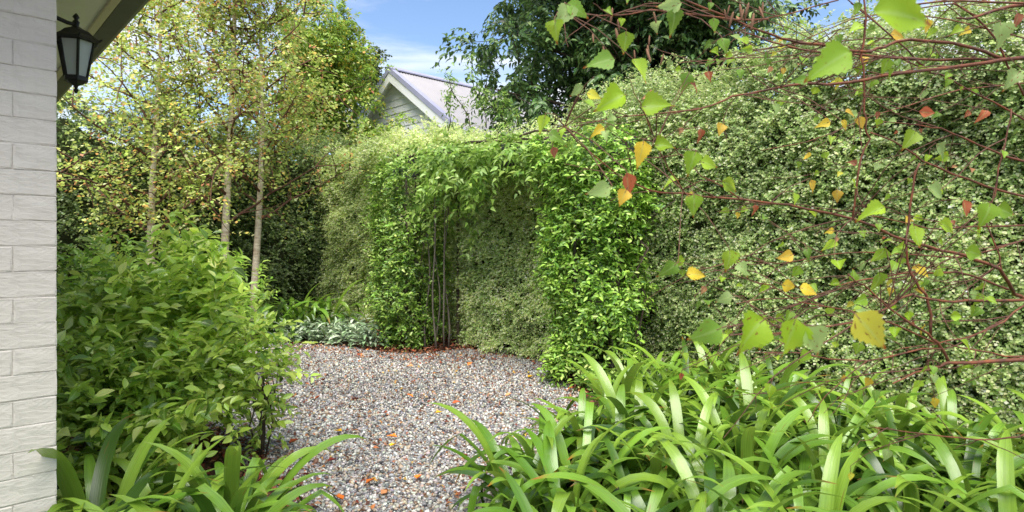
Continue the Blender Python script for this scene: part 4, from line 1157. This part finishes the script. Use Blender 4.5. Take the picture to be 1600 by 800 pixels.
# ------------------------------------------------------------------ foreground birch
TB = Vector((2.75, 2.55, 0))
FB = thing('birch_tree', tuple(TB), 'near birch outside the right edge, its red twigs and leaves reaching across', 'tree')
mb = MB(); mb.tube([TB+Vector((0.04*math.sin(i), 0.03*math.cos(i*1.3), 0.42*i)) for i in range(11)], [0.085-0.006*i for i in range(11)], 12); mb.build('trunk', M['bark_birch'], FB, smooth=True)
BR = [  # pixel course, width px at start/end, depth start/end, joins trunk
 ([(1600,90),(1562,94),(1525,100),(1432,111),(1375,119),(1325,129),(1262,130),(1200,140),(1145,150),(1112,165),(1062,174),(975,182),(892,199)], 9, 2, 1.9, 1.5, 1),
 ([(1566,92),(1537,80),(1487,67),(1445,64),(1400,65),(1382,74),(1360,81),(1325,79),(1300,72),(1250,67),(1220,60),(1200,52),(1150,32),(1125,22),(1070,0),(1040,-16)], 7, 4, 1.88, 1.6, 0),
 ([(1550,93),(1470,94),(1400,91),(1350,86),(1300,84),(1250,77),(1200,64),(1160,50)], 6, 3, 1.9, 1.8, 0),
 ([(1600,7),(1555,16),(1520,28),(1495,28)], 8, 4, 1.9, 1.8, 1),
 ([(1600,5),(1500,1),(1430,7),(1340,-8)], 5, 3, 1.8, 1.7, 1),
 ([(1200,30),(1150,31),(1095,24),(1017,15),(985,22),(955,24),(917,22),(905,16),(870,20)], 4, 2, 1.65, 1.35, 0),
 ([(1310,0),(1240,20),(1200,28),(1150,52)], 3, 2, 1.7, 1.65, 0),
 ([(1350,-20),(1350,0),(1351,57),(1345,87),(1350,125),(1350,175),(1352,200),(1360,217),(1344,252),(1337,300),(1332,342)], 4, 4, 1.75, 1.8, 0),
 ([(1600,467),(1585,460),(1575,440),(1562,420),(1520,405),(1487,394),(1450,385),(1395,369),(1332,342),(1262,327),(1200,317),(1125,309),(1070,302),(1032,301),(1000,291),(967,275),(925,240),(885,200),(862,180)], 8, 2, 2.0, 1.3, 1),
 ([(1600,469),(1525,470),(1492,472),(1450,467),(1425,460),(1405,467),(1385,482),(1360,495),(1320,506),(1275,512),(1200,522),(1140,524)], 6, 3, 1.9, 1.1, 1),
 ([(1600,562),(1520,567),(1482,567),(1470,572),(1430,582),(1395,599)], 9, 3, 1.8, 1.6, 1),
 ([(1482,567),(1475,550),(1465,535),(1450,521),(1425,507),(1390,482),(1350,445),(1325,428)], 7, 3, 1.79, 1.7, 0),
 ([(1466,538),(1425,519),(1375,499),(1350,491),(1325,485),(1250,472),(1205,445),(1180,440)], 4, 2, 1.8, 1.7, 0),
 ([(1437,255),(1429,275),(1422,320),(1415,375),(1417,400),(1422,425),(1436,450),(1447,460),(1455,492),(1454,522)], 4, 6, 1.75, 1.78, 0),
 ([(1600,307),(1537,290),(1487,272),(1450,255),(1430,242),(1395,220),(1360,207)], 5, 3, 2.0, 1.8, 1),
 ([(1600,252),(1550,235),(1505,215),(1470,200),(1440,196),(1380,190)], 5, 2, 2.0, 1.9, 1),
 ([(1600,187),(1575,172),(1525,147),(1480,121),(1455,114),(1420,80),(1352,20),(1330,5)], 4, 3, 2.0, 1.9, 1),
 ([(1600,352),(1550,354),(1500,355),(1450,357),(1400,345),(1350,335)], 4, 2, 2.1, 1.9, 1),
 ([(1580,170),(1575,200),(1560,262),(1555,305),(1537,342),(1550,370),(1562,400),(1567,430)], 3, 3, 1.9, 1.9, 0),
 ([(1575,452),(1537,437),(1495,425),(1437,426),(1400,429),(1355,436),(1312,446),(1282,459),(1200,467),(1150,475)], 5, 2, 1.9, 1.7, 0),
 ([(1600,477),(1570,502),(1512,527),(1482,532),(1440,540),(1380,553)], 4, 2, 1.9, 1.7, 1),
 ([(1600,557),(1570,557),(1525,547),(1477,536)], 4, 3, 1.85, 1.8, 1),
 ([(1470,545),(1412,552),(1355,564),(1295,561),(1245,551),(1180,551)], 4, 2, 1.75, 1.5, 0),
 ([(1600,679),(1575,684),(1525,687),(1475,682),(1417,675),(1360,667)], 4, 2, 1.9, 1.6, 1),
 ([(1355,564),(1312,599),(1275,637),(1262,660)], 2.5, 1.5, 1.6, 1.6, 0),
 ([(1490,5),(1522,25),(1555,60),(1570,90),(1580,112),(1600,150)], 4, 4, 1.85, 1.9, 0),
 ([(1070,302),(1045,265),(1030,235),(1015,200),(1000,160),(985,125)], 3, 1.5, 1.45, 1.35, 0),
 ([(1155,310),(1130,292),(1095,275),(1060,240),(1050,225)], 3, 1.5, 1.5, 1.4, 0),
 ([(1600,375),(1500,402),(1430,398),(1350,394),(1280,400),(1220,412),(1150,405),(1110,418)], 3, 2, 2.0, 1.6, 1),
 ([(1600,60),(1540,45),(1480,30),(1400,20),(1330,30),(1280,52),(1220,80),(1140,92),(1060,98)], 3, 1.5, 2.2, 2.0, 1),
 ([(1600,130),(1500,140),(1420,165),(1340,190),(1260,222),(1190,235)], 3, 1.5, 2.3, 2.2, 1),
]
leaf_pts = []
tw_pts = []
for px, w0, w1, d0, d1, join in BR:
    m = len(px); pts = []; rad = []
    for i, (x, y) in enumerate(px):
        t = i/(m-1); d = d0 + (d1-d0)*t
        pts.append(at(x, y, d)); rad.append((w0 + (w1-w0)*t)*d/FPX/2*0.75)
    # soften: insert midpoints with slight wobble
    P2, R2_ = [], []
    for i in range(m-1):
        P2.append(pts[i]); R2_.append(rad[i])
        P2.append(pts[i].lerp(pts[i+1], 0.5) + Vector(rng.normal(0, 0.0025, 3))); R2_.append((rad[i]+rad[i+1])/2)
    P2.append(pts[-1]); R2_.append(rad[-1])
    if join:
        e = P2[0]; zt = max(0.5, min(3.9, e.z - 0.35)); T0 = Vector((TB.x, TB.y, zt))
        P2 = [T0, T0.lerp(e, 0.35)+Z*0.02, T0.lerp(e, 0.7)+Z*0.03] + P2; R2_ = [R2_[0]*2.0, R2_[0]*1.5, R2_[0]*1.15] + R2_
    mb = MB(); mb.tube(P2, R2_, 7); mb.build('branch', M['twig_red'], FB, smooth=True)
    for i in range(0, m-1):
        a_, b_ = pts[i], pts[i+1]
        seg = (b_-a_).length
        nt = int(seg/0.05) if (b_-a_).length > 0.04 else 0
        for q in range(min(nt, 4)):
            if rng.random() < 0.55:
                tw_pts.append((a_.lerp(b_, rng.random()), (b_-a_).normalized()))
# long thin twigs wandering out from the main boughs
thin = MB()
tw_r = [q for q in tw_pts if q[0].x/q[0].y*FPX > 340]
for k in range(34):
    o, dd = tw_r[int(rng.integers(len(tw_r)))]
    d = (Vector((-1, rng.uniform(-0.1, 0.25), rng.uniform(-0.45, 0.45))) + dd*0.4).normalized(); L = rng.uniform(0.25, 0.6); p = [o]
    for q in range(8):
        d = (d + Vector(rng.normal(0, 0.10, 3)) - Z*0.012).normalized(); p.append(p[-1] + d*L/8)
    if p[-1].y < 1.0 or p[-1].x/p[-1].y*FPX < 230: continue
    thin.tube(p, [0.0024,0.0022,0.002,0.0018,0.0016,0.0014,0.0012,0.001,0.0008], 4, cap=False)
    for q in range(2, 9):
        if rng.random() < 0.3: leaf_pts.append((p[q], d.copy()))
        if rng.random() < 0.25: tw_pts.append((p[q], d.copy()))
thin.build('twigs', M['twig'], FB, smooth=True, kind='stuff')
# side twigs
mbs = MB()
for o, dd in tw_pts:
    d = (dd*0.9 + Vector(rng.normal(0, 0.55, 3)) + Vector((-0.25, 0.1, 0))).normalized()
    L = rng.uniform(0.06, 0.26); p = [o]
    for q in range(4):
        d = (d + Vector(rng.normal(0, 0.16, 3)) - Z*0.03).normalized(); p.append(p[-1] + d*L/4)
    mbs.tube(p, [0.0016,0.0014,0.0012,0.001,0.0007], 4, cap=False)
    for q in (2, 4):
        if rng.random() < 0.42: leaf_pts.append((p[q], d.copy()))
mbs.build('twigs', M['twig'], FB, smooth=True, kind='stuff')

def birch_leaf(seed, cols, dead=False):
    r = random.Random(seed)
    key = [(0,0.05),(0.05,0.42),(0.12,0.80),(0.21,0.98),(0.30,1.0),(0.42,0.86),(0.55,0.64),(0.68,0.43),(0.80,0.25),(0.91,0.10),(1,0.0)]
    ys = np.linspace(0, 1, 17); ws = np.interp(ys, [k[0] for k in key], [k[1] for k in key])
    fold = r.uniform(0.1, 0.9)*(1.5 if dead else 1); dr = r.uniform(-0.15, 0.7)*(1.4 if dead else 1); w = r.uniform(0.66, 0.88)*(0.8 if dead else 1)
    v = []; f = []
    tw = r.uniform(-0.8, 0.8); wv = r.uniform(0.01, 0.035)*(2 if dead else 1); ph = r.uniform(0, 6); bend = r.uniform(-0.18, 0.18)
    for i, (y, ww) in enumerate(zip(ys, ws)):
        e = w/2*ww*(1.07 if i % 2 else 0.92); z = -dr*y*y
        c, s = math.cos(tw*y), math.sin(tw*y)
        for sg in (-1, -0.5, 0, 0.5, 1):
            x = sg*e; zz = fold*abs(sg)**1.4*e*0.8 + abs(sg)*wv*math.sin(9*y + ph + sg*2)
            yy = y*(1-0.15*abs(dr)) + (0.035*abs(sg) if i % 2 else 0.0) + 0.05*abs(sg)*(1-y)*-1.0
            v.append((x*c - zz*s + bend*y*y, yy, z + x*s + zz*c))
    for i in range(len(ys)-1):
        for k in range(4):
            a = i*5+k; f.append((a, a+1, a+6, a+5))
    v = np.array(v); lcx = np.tile([-1,-.5,0,.5,1], len(ys)); lcy = np.repeat(ys, 5)
    return mesh_np('leaf', v, np.array(f), {'tint': np.tile(np.array(cols), (len(v), 1)), 'lc': np.column_stack([lcx, lcy, np.full(len(v), seed*1.7)])}, M['birch'], True)
GR = [srgb(146,180,44), srgb(132,168,50), srgb(158,190,58), srgb(116,154,56), srgb(150,176,104)]
YE = [srgb(226,198,62), srgb(216,180,66), srgb(204,200,70)]
BN = [srgb(182,104,66), srgb(158,98,70), srgb(205,150,108)]
LG = [birch_leaf(k, GR[k % 5]) for k in range(24)]
LY = [birch_leaf(40+k, YE[k % 3]) for k in range(6)]
LBn = [birch_leaf(60+k, BN[k % 3], True) for k in range(6)]
stalk_mb = MB()
def put_leaf(p, axis, facing, size, kind):
    pool = {'g': LG, 'y': LY, 'b': LBn}[kind]
    o = bpy.data.objects.new('leaf', pool[int(rng.integers(len(pool)))])
    y = axis.normalized(); x = y.cross(facing).normalized(); z = x.cross(y)
    mt = Matrix(((x.x, y.x, z.x), (x.y, y.y, z.y), (x.z, y.z, z.z))) * size
    st = p + y*0.006
    o.matrix_local = Matrix.Translation(st - TB) @ mt.to_4x4()
    o.parent = FB; C.objects.link(o)
# leaves one can single out: centre px, size px, depth, direction of the tip (px), colour
BIG = [(1405,20,100,0.62,(1,0.05),'g'),(1300,95,75,0.75,(-1,0.5),'g'),(885,22,48,1.3,(-0.6,0.8),'g'),(900,12,40,1.3,(0.9,0.4),'g'),(868,42,34,1.3,(0.1,1),'g'),
 (978,62,34,1.3,(0,1),'g'),(942,95,48,1.3,(-1,0.2),'g'),(997,107,44,1.3,(0.4,0.8),'g'),(957,156,52,1.25,(-1,0.4),'g'),(1025,166,54,1.25,(1,0.0),'g'),(1072,124,30,1.4,(-0.4,0.8),'g'),(1084,133,22,1.4,(0.7,0.3),'b'),
 (1018,150,24,1.3,(-1,0.2),'b'),(1003,236,42,1.25,(-0.2,1),'y'),(1035,226,34,1.25,(1,-0.1),'g'),(980,284,38,1.2,(0.1,1),'b'),(940,297,40,1.2,(-1,0.4),'g'),(975,304,28,1.2,(-0.4,0.8),'y'),(1085,316,34,1.3,(0,1),'g'),
 (1082,250,38,1.3,(-0.4,0.9),'g'),(1105,255,30,1.35,(1,0.2),'g'),(1140,288,34,1.4,(1,0.4),'g'),(1141,403,34,1.4,(0,1),'g'),(1086,428,36,1.3,(1,-0.1),'y'),(1048,420,36,1.3,(-0.7,0.6),'g'),(1180,325,18,1.5,(0,1),'b'),
 (1105,522,62,0.95,(-1,0.5),'g'),(1175,515,66,0.85,(-0.8,0.6),'g'),(1235,524,70,0.8,(-0.3,1),'g'),(1272,530,60,0.8,(0.5,0.8),'g'),(1358,515,82,0.75,(0.7,0.8),'y'),(1065,585,14,1.3,(0,1),'b'),
 (1240,308,22,1.6,(0,1),'g'),(1268,288,22,1.6,(0.3,1),'y'),(1308,303,20,1.6,(0,1),'y'),(1378,398,30,1.5,(-0.3,1),'g'),(1365,330,42,1.45,(-1,0.4),'g'),(1465,300,40,1.45,(1,0.3),'g'),(1430,365,34,1.4,(0,1),'g'),(1507,322,28,1.6,(0,1),'b'),
 (1232,447,30,1.5,(1,0.2),'y'),(1262,452,32,1.5,(1,0.2),'y'),(1230,400,28,1.5,(-1,0.2),'y'),(1375,438,34,1.4,(0.1,1),'g'),(1445,176,26,1.5,(1,0.2),'b'),(1290,192,22,1.5,(-1,0.2),'y'),(1318,192,18,1.5,(0.6,0.8),'y'),(1538,178,24,1.5,(-0.6,0.6),'b'),
 (1385,100,26,1.5,(-0.3,1),'g'),(1400,55,24,1.5,(1,0.2),'y'),(1340,42,24,1.5,(-1,0.3),'g'),(1312,60,22,1.5,(0.4,0.8),'g'),(1565,50,42,1.3,(0,1),'g'),(1590,28,24,1.3,(0,1),'b'),(1450,36,20,1.5,(0,1),'y'),(1425,215,34,1.5,(-0.6,0.8),'g'),(1470,235,36,1.5,(0.6,0.6),'g'),
 (1212,168,22,1.6,(0.2,1),'g'),(1255,125,24,1.6,(-1,0),'g'),(1130,68,28,1.4,(0.2,1),'g'),(1115,35,22,1.4,(0,1),'g'),(1055,28,40,1.3,(0.1,1),'g'),(1050,8,38,1.3,(-1,0.2),'g'),(1570,330,38,1.4,(1,0.3),'g'),(1545,332,42,1.3,(-0.3,0.9),'g'),(1585,120,34,1.4,(-0.8,0.6),'g'),
 (850,190,30,1.3,(-0.2,1),'g'),(868,212,32,1.3,(1,0.2),'g'),(865,235,20,1.3,(0.3,1),'b'),(1095,208,22,1.35,(0,1),'b'),(1480,352,34,1.4,(1,0.2),'g'),(1520,395,36,1.4,(1,0.3),'g'),(905,140,26,1.3,(-0.8,0.6),'g'),(925,148,26,1.3,(1,0.3),'y')]
for (px, py, s, d, tip, kd) in BIG:
    ax = Vector((tip[0], rng.uniform(-0.25, 0.25), -tip[1])).normalized(); size = s*d/FPX
    c = at(px, py, d)
    fc = Vector((rng.uniform(-.35,.35), -1, rng.uniform(-0.1,.7)))
    st = c - ax*size*0.45
    put_leaf(st, ax, fc, size, kd)
    # its stalk runs back to the nearest twig
    best = min(tw_pts, key=lambda q: (q[0]-st).length)
    e = best[0]
    if (e-st).length < 0.6: stalk_mb.tube([e, e.lerp(st, 0.5)+Z*0.012, st, st+ax*0.012], [0.0016,0.0012,0.001,0.0008], 4, cap=False)
leaf_pts = [q for q in leaf_pts if q[0].y > 1.0 and q[0].x/q[0].y*FPX > 70]
random.shuffle(leaf_pts)
for p, dd in leaf_pts[:300]:
    ax = (dd*0.5 + Vector(rng.normal(0, 0.5, 3)) - Z*0.45).normalized()
    fc = Vector((rng.uniform(-.6,.6), -1, rng.uniform(-0.2,1.4)))
    kd = rng.choice(['g','g','g','g','g','g','g','g','y','b'])
    size = rng.uniform(0.022, 0.042)*(0.75 if kd == 'b' else 1)
    st = p + ax*0.014
    stalk_mb.tube([p, st, st+ax*0.01], [0.0009,0.0008,0.0006], 4, cap=False)
    put_leaf(st, ax, fc, size, kd)
stalk_mb.build('leaf_stalks', M['twig'], FB, smooth=True, kind='stuff')
# catkins under the top branches
mbc = MB(); mbc.lathe((0,0,0), [(0.0006,0),(0.0025,-0.004),(0.0034,-0.012),(0.0034,-0.024),(0.0024,-0.034),(0.0005,-0.038)], 6)
catk = mbc.mesh('catkin', plain_mat('catkin_scales', (0.26,0.13,0.07), (0.13,0.07,0.04), scale=300, rough=0.8, bump=0.5, bdist=0.001), True)
for px, py in ((957,12),(965,30),(962,44),(1015,55),(1012,70),(1021,18),(1140,8),(1146,18),(1156,6),(1162,14),(1170,4),(1178,20),(1132,14),(942,72),(1010,76),(1186,10),(1192,3),(926,52),(1037,84),(991,78)):
    o = bpy.data.objects.new('catkin', catk); p = at(px, py, 1.5)
    o.location = p - TB; o.rotation_euler = (rng.uniform(-.3,.3), rng.uniform(-.3,.3), 0); s = rng.uniform(0.6, 1.15); o.scale = (s, s, s)
    o.parent = FB; C.objects.link(o)
